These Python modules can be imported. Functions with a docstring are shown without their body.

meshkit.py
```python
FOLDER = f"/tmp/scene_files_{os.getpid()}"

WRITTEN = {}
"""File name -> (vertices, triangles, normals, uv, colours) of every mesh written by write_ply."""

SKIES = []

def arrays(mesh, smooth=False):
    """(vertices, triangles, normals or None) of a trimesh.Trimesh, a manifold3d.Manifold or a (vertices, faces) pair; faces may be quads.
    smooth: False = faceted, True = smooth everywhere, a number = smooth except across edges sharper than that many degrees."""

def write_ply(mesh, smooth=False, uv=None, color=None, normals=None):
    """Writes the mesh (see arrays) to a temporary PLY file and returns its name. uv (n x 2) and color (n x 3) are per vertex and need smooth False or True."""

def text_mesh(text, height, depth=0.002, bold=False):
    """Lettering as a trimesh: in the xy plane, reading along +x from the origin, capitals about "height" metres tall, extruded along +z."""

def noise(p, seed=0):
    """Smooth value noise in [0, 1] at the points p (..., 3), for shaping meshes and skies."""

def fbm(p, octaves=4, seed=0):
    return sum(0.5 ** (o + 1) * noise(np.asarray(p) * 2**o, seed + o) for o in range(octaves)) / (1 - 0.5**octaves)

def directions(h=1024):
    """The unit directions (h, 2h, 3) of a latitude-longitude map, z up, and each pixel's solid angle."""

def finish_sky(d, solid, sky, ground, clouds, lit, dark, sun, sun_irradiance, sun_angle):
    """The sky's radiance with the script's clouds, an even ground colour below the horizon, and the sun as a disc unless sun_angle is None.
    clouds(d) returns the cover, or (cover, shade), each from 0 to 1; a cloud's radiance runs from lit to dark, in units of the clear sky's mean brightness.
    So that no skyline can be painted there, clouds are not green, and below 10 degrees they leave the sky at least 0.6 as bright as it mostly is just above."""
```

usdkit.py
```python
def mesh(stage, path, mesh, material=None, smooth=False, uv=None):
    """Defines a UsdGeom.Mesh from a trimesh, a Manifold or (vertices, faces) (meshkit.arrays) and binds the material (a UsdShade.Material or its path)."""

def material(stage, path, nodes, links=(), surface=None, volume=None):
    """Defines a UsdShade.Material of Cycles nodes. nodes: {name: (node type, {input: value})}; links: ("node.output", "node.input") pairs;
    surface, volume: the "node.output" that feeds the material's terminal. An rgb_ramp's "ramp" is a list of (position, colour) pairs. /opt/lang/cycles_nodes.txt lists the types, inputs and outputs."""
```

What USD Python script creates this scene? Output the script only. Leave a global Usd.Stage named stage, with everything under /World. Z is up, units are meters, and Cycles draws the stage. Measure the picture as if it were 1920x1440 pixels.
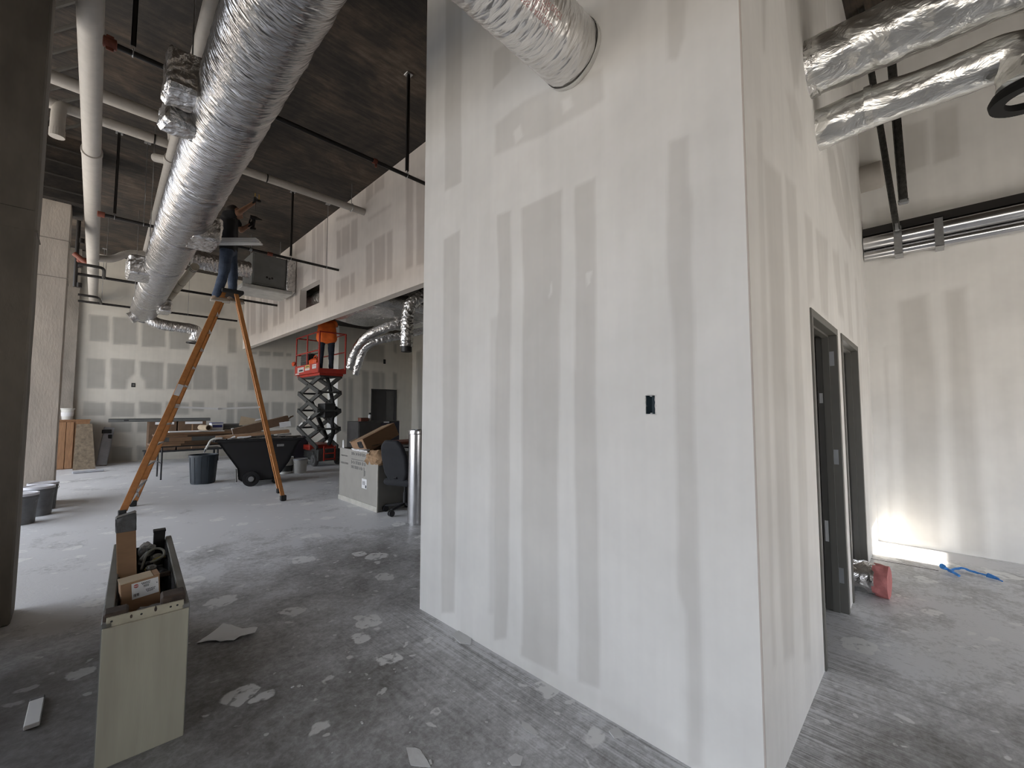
import math, random, numpy as np, trimesh, manifold3d, shapely
import shapely.geometry as sg
from shapely import affinity
from trimesh.transformations import rotation_matrix as rotm
import usdkit, meshkit
from meshkit import fbm, noise
from pxr import Usd, UsdGeom, UsdLux, UsdShade, Gf, Sdf, Vt

random.seed(7); rng = np.random.default_rng(11)
stage = Usd.Stage.CreateInMemory()
UsdGeom.SetStageUpAxis(stage, 'Z'); UsdGeom.SetStageMetersPerUnit(stage, 1.0)
UsdGeom.Xform.Define(stage, '/World'); UsdGeom.Scope.Define(stage, '/World/Looks')

# ------------------------------------------------------------------ camera
EYE = np.array([0, 0, 1.55]); FPX, YAW, PITCH = 797.9, 0.7928, 0.0598
FW = np.array([math.sin(YAW)*math.cos(PITCH), math.cos(YAW)*math.cos(PITCH), math.sin(PITCH)])
RT = np.cross(FW, [0, 0, 1]); RT /= np.linalg.norm(RT); UP = np.cross(RT, FW)
cam = UsdGeom.Camera.Define(stage, '/World/camera')
cam.CreateHorizontalApertureAttr(36.0); cam.CreateVerticalApertureAttr(27.0)
cam.CreateFocalLengthAttr(36.0*FPX/1920); cam.CreateClippingRangeAttr(Gf.Vec2f(0.05, 500))
m4 = Gf.Matrix4d(*RT, 0, *UP, 0, *(-FW), 0, *EYE, 1)
cam.AddTransformOp().Set(m4)
cam.CreateExposureAttr(-0.4)

def A(px, py, x=None, y=None, z=None):
    """point of the room seen at a photo position, on the plane x=, y= or z=; used to measure the photograph"""
    d = FW*FPX + RT*(px-960) - UP*(py-720)
    k, v = (0, x) if x is not None else (1, y) if y is not None else (2, z)
    return EYE + d*((v-EYE[k])/d[k])

# ------------------------------------------------------------------ sky and sun (daylight comes through the openings of the outer walls)
sky = UsdLux.DomeLight.Define(stage, '/World/sky'); sky.CreateIntensityAttr(1.0)
skym = usdkit.material(stage, '/World/Looks/sky', {'tc': ('geometry', {}), 'sx': ('separate_xyz', {}), 'r': ('map_range', {'from_min': -.06, 'from_max': .06, 'to_min': 0, 'to_max': 1, 'clamp': True}),
    'm': ('mix_color', {'a': (.90, .96, 1.06), 'b': (.80, .735, .66)}), 'bg': ('background_shader', {'strength': 6.0})}, [('tc.incoming', 'sx.vector'), ('sx.z', 'r.value'), ('r.result', 'm.fac'), ('m.result', 'bg.color')], surface='bg.background')
UsdShade.MaterialBindingAPI.Apply(sky.GetPrim()).Bind(skym)
sun = UsdLux.DistantLight.Define(stage, '/World/sun'); sun.CreateIntensityAttr(7.0); sun.CreateNormalizeAttr(True); sun.CreateAngleAttr(0.6); sun.CreateColorAttr(Gf.Vec3f(1.0, 0.93, 0.82))
SUN_EL, SUN_AZ = math.radians(35.0), math.radians(-0.5)          # light travels mostly along +y, a little to -x
sd = np.array([math.sin(SUN_AZ)*math.cos(SUN_EL), math.cos(SUN_AZ)*math.cos(SUN_EL), -math.sin(SUN_EL)])
zz = -sd; xx = np.cross([0, 0, 1], zz); xx /= np.linalg.norm(xx); yy = np.cross(zz, xx)
sun.AddTransformOp().Set(Gf.Matrix4d(*xx, 0, *yy, 0, *zz, 0, 0, 0, 30, 1))

# window openings (y or x from, z from, to, z to) of the outer walls
WIN_L = [(.5, .25, 5.6, 2.9), (9.6, .12, 20.4, 5.7)]
WIN_R = [(2.7, .1, 5.6, 1.9), (6.1, 2.78, 6.70, 3.55)]

# ------------------------------------------------------------------ naming and prims
used = {}
def numbered(path):
    n = used.get(path, 0); used[path] = n+1
    return path if n == 0 else f'{path}_{n:03d}'
def data(p, label=None, cat=None, group=None, kind=None):
    for k, v in (('label', label), ('category', cat), ('group', group), ('kind', kind)):
        if v: p.SetCustomDataByKey(k, v)
ORIGIN = {}
def thing(name, label, cat, loc=(0, 0, 0), group=None, kind=None):
    path = numbered('/World/'+name); x = UsdGeom.Xform.Define(stage, path)
    x.AddTranslateOp().Set(Gf.Vec3d(*map(float, loc))); ORIGIN[path] = np.asarray(loc, float)
    data(x.GetPrim(), label, cat, group, kind); return path
def arr(mesh): return meshkit.arrays(mesh, False)[:2]
def obj(name, mesh, mat, parent=None, label=None, cat=None, group=None, kind=None, smooth=False, vals=None):
    if isinstance(mesh, (list,)): mesh = join(mesh)
    v, f = arr(mesh); o = ORIGIN.get(parent, np.zeros(3)) if parent else np.zeros(3)
    path = numbered((parent or '/World')+'/'+name); ORIGIN[path] = o
    if parent and stage.GetPrimAtPath(parent).IsA(UsdGeom.Mesh): pass
    g = usdkit.mesh(stage, path, (v-o, f), M[mat] if isinstance(mat, str) else mat, smooth=smooth)
    if vals is not None:
        for k, a in vals.items():
            UsdGeom.PrimvarsAPI(g).CreatePrimvar(k, Sdf.ValueTypeNames.FloatArray, 'vertex').Set(Vt.FloatArray.FromNumpy(np.asarray(a, np.float32)))
    data(g.GetPrim(), label, cat, group, kind); return path

# ------------------------------------------------------------------ mesh helpers
def join(ms):
    vs, fs, n = [], [], 0
    for m in ms:
        v, f = arr(m); vs.append(v); fs.append(f+n); n += len(v)
    return np.vstack(vs), np.vstack(fs)
def xf(mesh, M4):
    v, f = arr(mesh); return v @ M4[:3, :3].T + M4[:3, 3], f
def move(mesh, t): v, f = arr(mesh); return v+np.asarray(t, float), f
def rz(mesh, deg, c=(0, 0, 0)): return xf(mesh, rotm(math.radians(deg), [0, 0, 1], c))
def rot(mesh, deg, ax, c=(0, 0, 0)): return xf(mesh, rotm(math.radians(deg), ax, c))
def box(lo, hi, bev=0.0):
    lo, hi = np.minimum(lo, hi).astype(float), np.maximum(lo, hi).astype(float)
    s = hi-lo; bev = min(bev, 0.45*s.min())
    if bev <= 0:
        b = trimesh.creation.box(s); return np.array(b.vertices)+(lo+hi)/2, np.array(b.faces)
    h = s/2; pts = []
    for sx in (-1, 1):
        for sy in (-1, 1):
            for sz in (-1, 1):
                c = np.array([sx, sy, sz])
                for k in range(3):
                    p = c*(h-bev); p[k] = c[k]*h[k]; pts.append(p)
    hm = trimesh.convex.convex_hull(np.array(pts)); return np.array(hm.vertices)+(lo+hi)/2, np.array(hm.faces)
def cbox(c, s, bev=0.0): c, s = np.asarray(c, float), np.asarray(s, float); return box(c-s/2, c+s/2, bev)
def frame_of(d, up=(0, 0, 1)):
    d = np.asarray(d, float)/np.linalg.norm(d); up = np.asarray(up, float)
    if abs(d @ up) > 0.98: up = np.array([0, 1.0, 0])
    s = np.cross(d, up); s /= np.linalg.norm(s); return d, s, np.cross(s, d)
def bar(p0, p1, w, h, up=(0, 0, 1), bev=0.0):
    """straight bar from p0 to p1, w across, h along up"""
    p0, p1 = np.asarray(p0, float), np.asarray(p1, float); d, s, u = frame_of(p1-p0, up)
    v, f = cbox((0, 0, 0), (np.linalg.norm(p1-p0), w, h), bev)
    return v @ np.array([d, s, u]) + (p0+p1)/2, f
def channel(p0, p1, w, h, t, up=(0, 0, 1)):
    """C channel, open towards -up"""
    p0, p1 = np.asarray(p0, float), np.asarray(p1, float); d, s, u = frame_of(p1-p0, up)
    a, b = w/2, h/2
    return join([bar(p0+u*(b-t/2), p1+u*(b-t/2), w, t, u), bar(p0+s*(a-t/2), p1+s*(a-t/2), t, h, u), bar(p0-s*(a-t/2), p1-s*(a-t/2), t, h, u)])
def tube(pts, r, n=16, cap=True, up=(0, 0, 1), fn=None):
    pts = np.asarray(pts, float); k = len(pts); r = np.broadcast_to(np.asarray(r, float), (k,))
    t = np.gradient(pts, axis=0); t /= np.linalg.norm(t, axis=1, keepdims=True)
    _, s, u = frame_of(t[0], up); fr = []
    for i in range(k):
        s = s - t[i]*(s @ t[i]); s /= np.linalg.norm(s); fr.append((s, np.cross(t[i], s)))
    ph = np.arange(n)/n*2*np.pi; v = []
    for i in range(k):
        rr = r[i] if fn is None else r[i]+fn(i, k, ph, pts[i])
        v.append(pts[i]+np.outer(np.cos(ph)*rr, fr[i][0])+np.outer(np.sin(ph)*rr, fr[i][1]))
    v = np.vstack(v); i = np.arange(k-1)[:, None]*n; j = np.arange(n)[None]; j2 = (j+1) % n
    q = np.stack([i+j, i+j2, i+n+j2, i+n+j], -1).reshape(-1, 4)
    f = np.vstack([q[:, [0, 1, 2]], q[:, [0, 2, 3]]])
    if cap:
        v = np.vstack([v, pts[:1], pts[-1:]]); c0, c1 = len(v)-2, len(v)-1; jj = np.arange(n)
        f = np.vstack([f, np.stack([np.full(n, c0), (jj+1) % n, jj], 1), np.stack([np.full(n, c1), (k-1)*n+jj, (k-1)*n+(jj+1) % n], 1)])
    return v, f
def rod(p0, p1, r, n=12): return tube([p0, p1], r, n)
def resample(pts, step):
    pts = np.asarray(pts, float); L = np.r_[0, np.cumsum(np.linalg.norm(np.diff(pts, axis=0), axis=1))]
    k = max(2, int(L[-1]/step)+1); s = np.linspace(0, L[-1], k)
    return np.stack([np.interp(s, L, pts[:, i]) for i in range(3)], 1)
def curve(pts, step=0.03, it=3):
    pts = np.asarray(pts, float)
    for _ in range(it):
        a = pts[:-1]*.75+pts[1:]*.25; b = pts[:-1]*.25+pts[1:]*.75
        pts = np.vstack([pts[:1], np.stack([a, b], 1).reshape(-1, 3), pts[-1:]])
    return resample(pts, step)
def lathe(prof, n=32, c=(0, 0, 0)):
    prof = np.asarray(prof, float); k = len(prof); ph = np.arange(n)/n*2*np.pi
    v = np.stack([np.outer(prof[:, 0], np.cos(ph)), np.outer(prof[:, 0], np.sin(ph)), np.repeat(prof[:, 1:], n, 1)], -1).reshape(-1, 3)
    i = np.arange(k-1)[:, None]*n; j = np.arange(n)[None]; j2 = (j+1) % n
    q = np.stack([i+j, i+j2, i+n+j2, i+n+j], -1).reshape(-1, 4)
    return v+np.asarray(c, float), np.vstack([q[:, [0, 1, 2]], q[:, [0, 2, 3]]])
def prism(poly, p0, u, w, depth):
    """polygon (shapely or points) in the plane (u, w) at p0, extruded by depth along u x w"""
    if not hasattr(poly, 'exterior'): poly = sg.Polygon(poly)
    m = trimesh.creation.extrude_polygon(poly, depth, engine='earcut'); v = np.array(m.vertices); u, w = np.asarray(u, float), np.asarray(w, float); n = np.cross(u, w)
    return v[:, :1]*u+v[:, 1:2]*w+v[:, 2:]*n+np.asarray(p0, float), np.array(m.faces)
def sph(c, r, n=16): s = manifold3d.Manifold.sphere(1.0, n).scale(np.broadcast_to(np.asarray(r, float), (3,)).tolist()); return s.translate(list(map(float, c)))
def hull(*ss): return manifold3d.Manifold.batch_hull(list(ss))
def blob(parts, edge=0.02, smooth=12):
    m = manifold3d.Manifold.batch_boolean(parts, manifold3d.OpType.Add).refine_to_length(edge)
    v, f = arr(m); t = trimesh.Trimesh(v, f, process=True)
    if smooth: trimesh.smoothing.filter_taubin(t, iterations=smooth)
    return np.array(t.vertices), np.array(t.faces)
def wob(mesh, amp, freq, seed=0):
    v, f = arr(mesh); d = np.stack([fbm(v*freq+17.3*k, 3, seed+k)-.5 for k in range(3)], 1); return v+d*2*amp, f
def sub(mesh, edge):
    v, f = arr(mesh); v, f = trimesh.remesh.subdivide_to_size(v, f, edge, max_iter=12); t = trimesh.Trimesh(v, f, process=True); return np.array(t.vertices), np.array(t.faces)
def text_on(s, h, p, u, w, depth=0.002, bold=False):
    t = meshkit.text_mesh(s, h, depth, bold); v = np.array(t.vertices); u, w = np.asarray(u, float), np.asarray(w, float); n = np.cross(u, w)
    return v[:, :1]*u+v[:, 1:2]*w+v[:, 2:]*n+np.asarray(p, float), np.array(t.faces)
X, Y, Z = np.eye(3)

# ------------------------------------------------------------------ materials
M = {}
def mat(name, nodes, links, surface): M[name] = usdkit.material(stage, '/World/Looks/'+name, nodes, links, surface=surface)
def lin(c): c = np.asarray(c, float)/255; return tuple(np.where(c < .04045, c/12.92, ((c+.055)/1.055)**2.4))
def plain(name, c, rough=.6, metal=0., var=.12, scale=6., bump=0., bscale=40., c2=None, stretch=None, coat=0., spec=.5):
    """colour with noise mottling and fine relief"""
    a = np.asarray(c, float); b = np.asarray(c2, float) if c2 is not None else a*(1-var*2)
    nd = {'g': ('geometry', {}), 'mp': ('mapping', {'scale': stretch or (1, 1, 1)}), 'n': ('noise_texture', {'scale': scale, 'detail': 5, 'roughness': .62}),
          'r': ('rgb_ramp', {'ramp': [(.3, tuple(b)), (.7, tuple(a))]}), 'p': ('principled_bsdf', {'roughness': rough, 'metallic': metal, 'coat_weight': coat, 'specular_ior_level': spec})}
    lk = [('g.position', 'mp.vector'), ('mp.vector', 'n.vector'), ('n.fac', 'r.fac'), ('r.color', 'p.base_color')]
    if bump:
        nd['n2'] = ('noise_texture', {'scale': bscale, 'detail': 4}); nd['b'] = ('bump', {'strength': bump, 'distance': .01})
        lk += [('mp.vector', 'n2.vector'), ('n2.fac', 'b.height'), ('b.normal', 'p.normal')]
    mat(name, nd, lk, 'p.BSDF')
def drywall(name, mud, paper, dark=.9):
    nd = {'a': ('attribute', {'attribute': 'mud'}), 'g': ('geometry', {}), 'n': ('noise_texture', {'scale': 2.2, 'detail': 6, 'roughness': .6}),
          'mp': ('mapping', {'scale': (7, 7, .5)}), 'n3': ('noise_texture', {'scale': 1.6, 'detail': 4}), 'n2': ('noise_texture', {'scale': 90, 'detail': 3}),
          'm': ('mix_color', {'a': paper, 'b': mud}), 'v': ('map_range', {'from_min': .25, 'from_max': .75, 'to_min': dark, 'to_max': 1.04}), 'v3': ('map_range', {'from_min': .3, 'from_max': .7, 'to_min': .965, 'to_max': 1.02}), 'vv': ('math', {'math_type': 'multiply'}),
          's': ('vector_math', {'vector_math_type': 'scale', 'math_type': 'scale'}), 'b': ('bump', {'strength': .08, 'distance': .004}), 'p': ('principled_bsdf', {'roughness': .75, 'specular_ior_level': .25})}
    nd['s'] = ('mix_color', {'blend_type': 'multiply', 'fac': 1.0})
    mat(name, nd, [('g.position', 'n.vector'), ('g.position', 'n2.vector'), ('g.position', 'mp.vector'), ('mp.vector', 'n3.vector'), ('a.fac', 'm.fac'), ('n.fac', 'v.value'), ('n3.fac', 'v3.value'), ('v.result', 'vv.value1'), ('v3.result', 'vv.value2'),
                   ('m.result', 's.a'), ('vv.value', 's.b'), ('s.result', 'p.base_color'), ('n2.fac', 'b.height'), ('b.normal', 'p.normal')], 'p.BSDF')
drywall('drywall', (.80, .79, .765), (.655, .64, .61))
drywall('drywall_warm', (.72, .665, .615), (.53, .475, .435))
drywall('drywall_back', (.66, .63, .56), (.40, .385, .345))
mat('ceiling_deck', {'g': ('geometry', {}), 'n': ('noise_texture', {'scale': .9, 'detail': 9, 'roughness': .7, 'distortion': .5}), 'n2': ('noise_texture', {'scale': 5, 'detail': 6, 'roughness': .7}), 'mp': ('mapping', {'scale': (.5, 3, 1)}), 'ad': ('math', {'math_type': 'multiply_add', 'value2': .6}), 'of': ('math', {'math_type': 'subtract', 'value2': .30}),
    'r': ('rgb_ramp', {'ramp': [(.36, (.011, .0095, .0085)), (.5, (.030, .024, .019)), (.62, (.064, .046, .033)), (.72, (.10, .08, .06))]}), 'b': ('bump', {'strength': .4, 'distance': .01}), 'p': ('principled_bsdf', {'roughness': .75})},
    [('g.position', 'n.vector'), ('g.position', 'mp.vector'), ('mp.vector', 'n2.vector'), ('n2.fac', 'ad.value1'), ('n.fac', 'ad.value3'), ('ad.value', 'of.value1'), ('of.value', 'r.fac'), ('r.color', 'p.base_color'), ('n2.fac', 'b.height'), ('b.normal', 'p.normal')], 'p.BSDF')
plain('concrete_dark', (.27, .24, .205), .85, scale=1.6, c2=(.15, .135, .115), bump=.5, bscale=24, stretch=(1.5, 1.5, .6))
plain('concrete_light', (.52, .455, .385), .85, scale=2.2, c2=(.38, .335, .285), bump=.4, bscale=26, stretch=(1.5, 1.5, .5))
plain('frame_metal', (.118, .115, .102), .45, var=.05, scale=8)
plain('black_pipe', (.014, .012, .011), .45, var=.1)
plain('rust_red', (.22, .06, .035), .55, var=.2, scale=20)
plain('galvanised', (.55, .56, .57), .30, 1.0, var=.12, scale=12)
plain('steel_bright', (.66, .66, .67), .2, 1.0, var=.05, stretch=(1, 1, .05))
plain('pipe_white', (.47, .44, .40), .6, var=.06, scale=8, bump=.06)
plain('pipe_cream', (.50, .44, .33), .6, var=.06, scale=8, bump=.06)
def foil(name, c=(.74, .735, .73), rough=.24, st=(1, 1, 1), scale=7., strength=.55, scale2=30., c2=None):
    """crinkled aluminium foil facing"""
    mat(name, {'g': ('geometry', {}), 'mp': ('mapping', {'scale': st}), 'n': ('noise_texture', {'scale': scale, 'detail': 4, 'roughness': .55, 'distortion': .6}), 'vo': ('voronoi_texture', {'feature': 'f1', 'scale': scale2}),
               'ad': ('math', {'math_type': 'multiply_add', 'value2': .45}), 'b': ('bump', {'strength': strength, 'distance': .03}), 'cr': ('rgb_ramp', {'ramp': [(.3, tuple(np.array(c2 or np.array(c)*.8))), (.65, c)]}), 'p': ('principled_bsdf', {'metallic': 1., 'roughness': rough})},
        [('g.position', 'mp.vector'), ('mp.vector', 'n.vector'), ('mp.vector', 'vo.vector'), ('vo.distance', 'ad.value1'), ('n.fac', 'ad.value3'), ('ad.value', 'b.height'), ('n.fac', 'cr.fac'), ('cr.color', 'p.base_color'), ('b.normal', 'p.normal')], 'p.BSDF')
foil('foil_trunk', (.60, .595, .60), .22, (1, 5.0, 1), 3.5, .6, 9)
foil('foil_round', (.82, .81, .80), .30, (5.0, 1.2, 1.2), 3.2, .55, 8)
foil('foil_smooth', (.80, .80, .78), .28, (1, .6, 1), 9, .5, 14)
foil('foil_flex', (.82, .81, .80), .22, (1, 1, 1), 13, .7, 17)
# ------------------------------------------------------------------ the room
X1, Y1, YE = 1.93, 0.52, 2.91        # pod: front face, side face, far end
XR, YB, XS, ZS, ZC = 6.72, 17.0, 3.90, 3.64, 6.05
XJ, YJ, XW = 6.86, 16.05, 10.1
def poly_dist(P, q):
    """signed distance (negative inside) of points P (n,2) to polygon q"""
    q = np.asarray(q, float); n = len(q); ins = np.zeros(len(P), bool); d = np.full(len(P), 1e9)
    for i in range(n):
        a, b = q[i], q[(i+1) % n]; e = b-a; t = np.clip(((P-a) @ e)/(e @ e+1e-12), 0, 1)
        d = np.minimum(d, np.linalg.norm(P-a-t[:, None]*e, axis=1))
        c = (a[1] > P[:, 1]) != (b[1] > P[:, 1])
        with np.errstate(divide='ignore', invalid='ignore'): xi = a[0]+(P[:, 1]-a[1])/(b[1]-a[1])*e[0]
        ins ^= c & (P[:, 0] < xi)
    return np.where(ins, -d, d)
def wall(name, o, u, L, Ht, thick, res, patches, holes, material, wob_amp=.012, label=None, parent=None, base=1.0):
    """plasterboard wall: fine front grid with a painted 'mud' value, holes cut, a slab behind. patches: (polygon in wall coordinates, tone, edge softness)"""
    o, u = np.asarray(o, float), np.asarray(u, float); nrm = np.cross(u, Z)
    gu = np.unique(np.r_[np.linspace(0, L, int(L/res)+1), [h[k] for h in holes for k in (0, 1)]]); gv = np.unique(np.r_[np.linspace(0, Ht, int(Ht/res)+1), [h[k] for h in holes for k in (2, 3)]])
    U, V = np.meshgrid(gu, gv, indexing='ij'); P = np.stack([U.ravel(), V.ravel()], 1); mud = np.full(len(P), base)
    wp = P+wob_amp*2*np.stack([fbm(np.c_[P[:, 0]*2, P[:, 1]*2.6, P[:, 0]*0+k*9+len(name)], 3, 5)-.5 for k in range(2)], 1)
    for q, tone, soft in patches:
        q = np.asarray(q, float); lo, hi = q.min(0)-soft*3, q.max(0)+soft*3
        s = np.nonzero((P >= lo).all(1) & (P <= hi).all(1))[0]
        if len(s):
            d = poly_dist(wp[s], q); k = np.clip((soft-d)/(2*soft), 0, 1); k = k*k*(3-2*k)*tone
            mud[s] = mud[s]*(1-k) if tone >= 0 else mud[s]-k*(1-mud[s])
    I = np.arange(len(gu)-1)[:, None]*len(gv)+np.arange(len(gv)-1)[None]; cu, cv = (gu[:-1]+gu[1:])/2, (gv[:-1]+gv[1:])/2
    keep = np.ones(I.shape, bool)
    for h in holes: keep &= ~((cu[:, None] > h[0]) & (cu[:, None] < h[1]) & (cv[None] > h[2]) & (cv[None] < h[3]))
    I = I[keep]; n = len(gv); f = np.vstack([np.stack([I, I+n, I+n+1], 1), np.stack([I, I+n+1, I+1], 1)])
    v = o+P[:, :1]*u+P[:, 1:]*Z+nrm*.002
    shape = sg.box(0, 0, L, Ht)
    for h in holes: shape = shape.difference(sg.box(h[0], h[2], h[1], h[3]))
    sv, sf = [], []
    parts = [prism(g, o-nrm*thick, u, Z, thick) for g in getattr(shape, 'geoms', [shape])]
    pv, pf = join(parts)
    return obj(name, join([(v, f), (pv, pf)]), material, parent, label=label, kind=None if parent else 'structure', vals={'mud': np.r_[mud, np.full(len(pv), base)]})
def onwall(o, u, plane):
    o, u = np.asarray(o, float), np.asarray(u, float)
    def f(*pix):
        r = [A(x, y, **plane) for x, y in pix]; return [((p-o) @ u, p[2]) for p in r]
    return f

# main face of the pod (towards -x)
o1 = (X1, YE, 0); W1 = onwall(o1, -Y, dict(x=X1)); t = .92
pm = [(W1((836, -40), (868, -40), (866, 120), (866, 342), (834, 360), (836, 150)), t, .012),
      (W1((832, 450), (863, 432), (862, 560), (858, 800), (856, 1000), (853, 1150), (828, 1150), (829, 900), (831, 620)), t, .012),
      (W1((933, 403), (959, 394), (960, 500), (958, 700), (957, 1000), (950, 1195), (927, 1200), (929, 1000), (930, 640), (936, 540)), t, .012),
      (W1((919, 600), (934, 590), (932, 900), (928, 1150), (917, 1150), (920, 900)), .45, .02),
      (W1((978, 390), (1055, 353), (1053, 480), (1049, 600), (1050, 700), (1047, 850), (1048, 1120), (1047, 1262), (977, 1228), (980, 1000), (979, 700), (981, 540)), t, .012),
      (W1((1078, 350), (1118, 331), (1117, 500), (1118, 760), (1124, 1000), (1125, 1290), (1085, 1275), (1082, 1000), (1076, 760), (1079, 560)), t, .014),
      (W1((1256, 266), (1291, 255), (1293, 340), (1300, 380), (1296, 500), (1301, 620), (1304, 800), (1311, 1000), (1316, 1200), (1318, 1440), (1290, 1440), (1287, 1150), (1272, 1100), (1270, 800), (1264, 640), (1249, 480), (1253, 350)), .85, .016),
      (W1((1252, -40), (1289, -40), (1282, 70), (1270, 112), (1252, 112)), .85, .016),
      (W1((928, 292), (928, 238), (985, 190), (1042, 162), (1130, 128), (1133, 185), (1100, 208), (1015, 256)), .75, .02),
      (W1((925, 168), (925, 100), (957, 78), (957, 135)), .8, .014), (W1((946, 100), (975, 84), (975, 120), (946, 140)), .35, .02),
      (W1((900, 1215), (1060, 1262), (1180, 1330), (1290, 1400), (1290, 1440), (1150, 1380), (1000, 1290), (900, 1235)), .30, .03),
      (W1((962, 250), (975, 236), (980, 258), (966, 272)), -.9, .012), (W1((1052, 190), (1070, 180), (1076, 200), (1056, 214)), -.8, .014),
      (W1((1028, 555), (1033, 525), (1034, 545), (1030, 560)), -.9, .004), (W1((1098, 512), (1108, 510), (1106, 528), (1100, 540)), -.9, .004),
      (W1((958, 398), (980, 390), (980, 1210), (957, 1205)), -.5, .01), (W1((1056, 355), (1078, 345), (1076, 1265), (1049, 1255)), -.5, .01)]
hb = W1((1210, 741), (1230, 777)); hu0, hu1, hv0, hv1 = hb[0][0], hb[1][0], hb[1][1], hb[0][1]
wall('wall_front', o1, -Y, YE-Y1, ZC, .11, .014, pm, [(hu0, hu1, hv0, hv1)], 'drywall')
# side face of the pod (towards -y) with two doorways
o2 = (X1, Y1, 0); W2 = onwall(o2, X, dict(y=Y1)); d1 = W2((1517, 578), (1567, 619)); d2 = W2((1575, 628), (1606, 652))
D1, D2, DH = (d1[0][0], d1[1][0]), (d2[0][0], d2[1][0]), 2.185   # along the wall
def strip(W, pts, w0, w1):                     # a soft vertical stripe along pixel points
    l = W(*[(p[0]-w0, p[1]) for p in pts]); r = W(*[(p[0]+w1, p[1]) for p in pts]); return l+r[::-1]
ps = [(W2((1417, 225), (1427, 228), (1436, 560), (1447, 1000), (1455, 1250), (1448, 1250), (1436, 900), (1424, 500)), .55, .02),
      (W2((1431, 300), (1464, 330), (1470, 560), (1484, 1000), (1488, 1230), (1468, 1240), (1458, 1000), (1444, 600)), .8, .03),
      (W2((1471, 330), (1492, 352), (1498, 560), (1512, 900), (1519, 1240), (1506, 1240), (1496, 900), (1484, 560)), .7, .03),
      (W2((1508, 400), (1522, 415), (1526, 560), (1515, 575), (1512, 500)), .7, .03), (W2((1528, 428), (1551, 450), (1553, 600), (1540, 585), (1534, 500)), .75, .03),
      (W2((1427, -30), (1436, -30), (1434, 97), (1430, 97)), .8, .03), (W2((1466, -40), (1500, -40), (1503, 70), (1497, 160), (1488, 165), (1480, 100)), .85, .04),
      (W2((1473, 175), (1490, 180), (1504, 240), (1504, 278), (1490, 260)), .55, .04), (W2((1508, -40), (1545, -40), (1550, 80), (1552, 150), (1520, 130)), .6, .05),
      (W2((1549, 272), (1562, 280), (1590, 420), (1596, 470), (1580, 440), (1560, 370)), .75, .03), (W2((1567, 270), (1577, 275), (1600, 400), (1605, 470), (1590, 430)), .75, .04),
      (W2((1560, 470), (1572, 478), (1582, 600), (1572, 590)), .7, .04), (W2((1582, 490), (1590, 495), (1600, 640), (1592, 630)), .7, .04), (W2((1602, 520), (1606, 525), (1618, 760), (1612, 750)), .6, .04)]
wall('wall_side', o2, X, XR-X1, ZC, .12, .02, ps, [(D1[0]+.045, D1[1]-.045, -.01, DH-.045), (D2[0]+.045, D2[1]-.045, -.01, DH-.045)], 'drywall')
D1, D2 = [(a+X1, b+X1) for a, b in (D1, D2)]
obj('wall_pod_back', box((X1, YE-.11, 0), (XR+.1, YE, ZC)), 'concrete_dark', kind='structure')
obj('trim_1', join([bar((X1-.001, Y1-.001, 0), (X1-.001, Y1-.001, ZC), .006, .006)]), 'drywall_warm', kind='structure')
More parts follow.
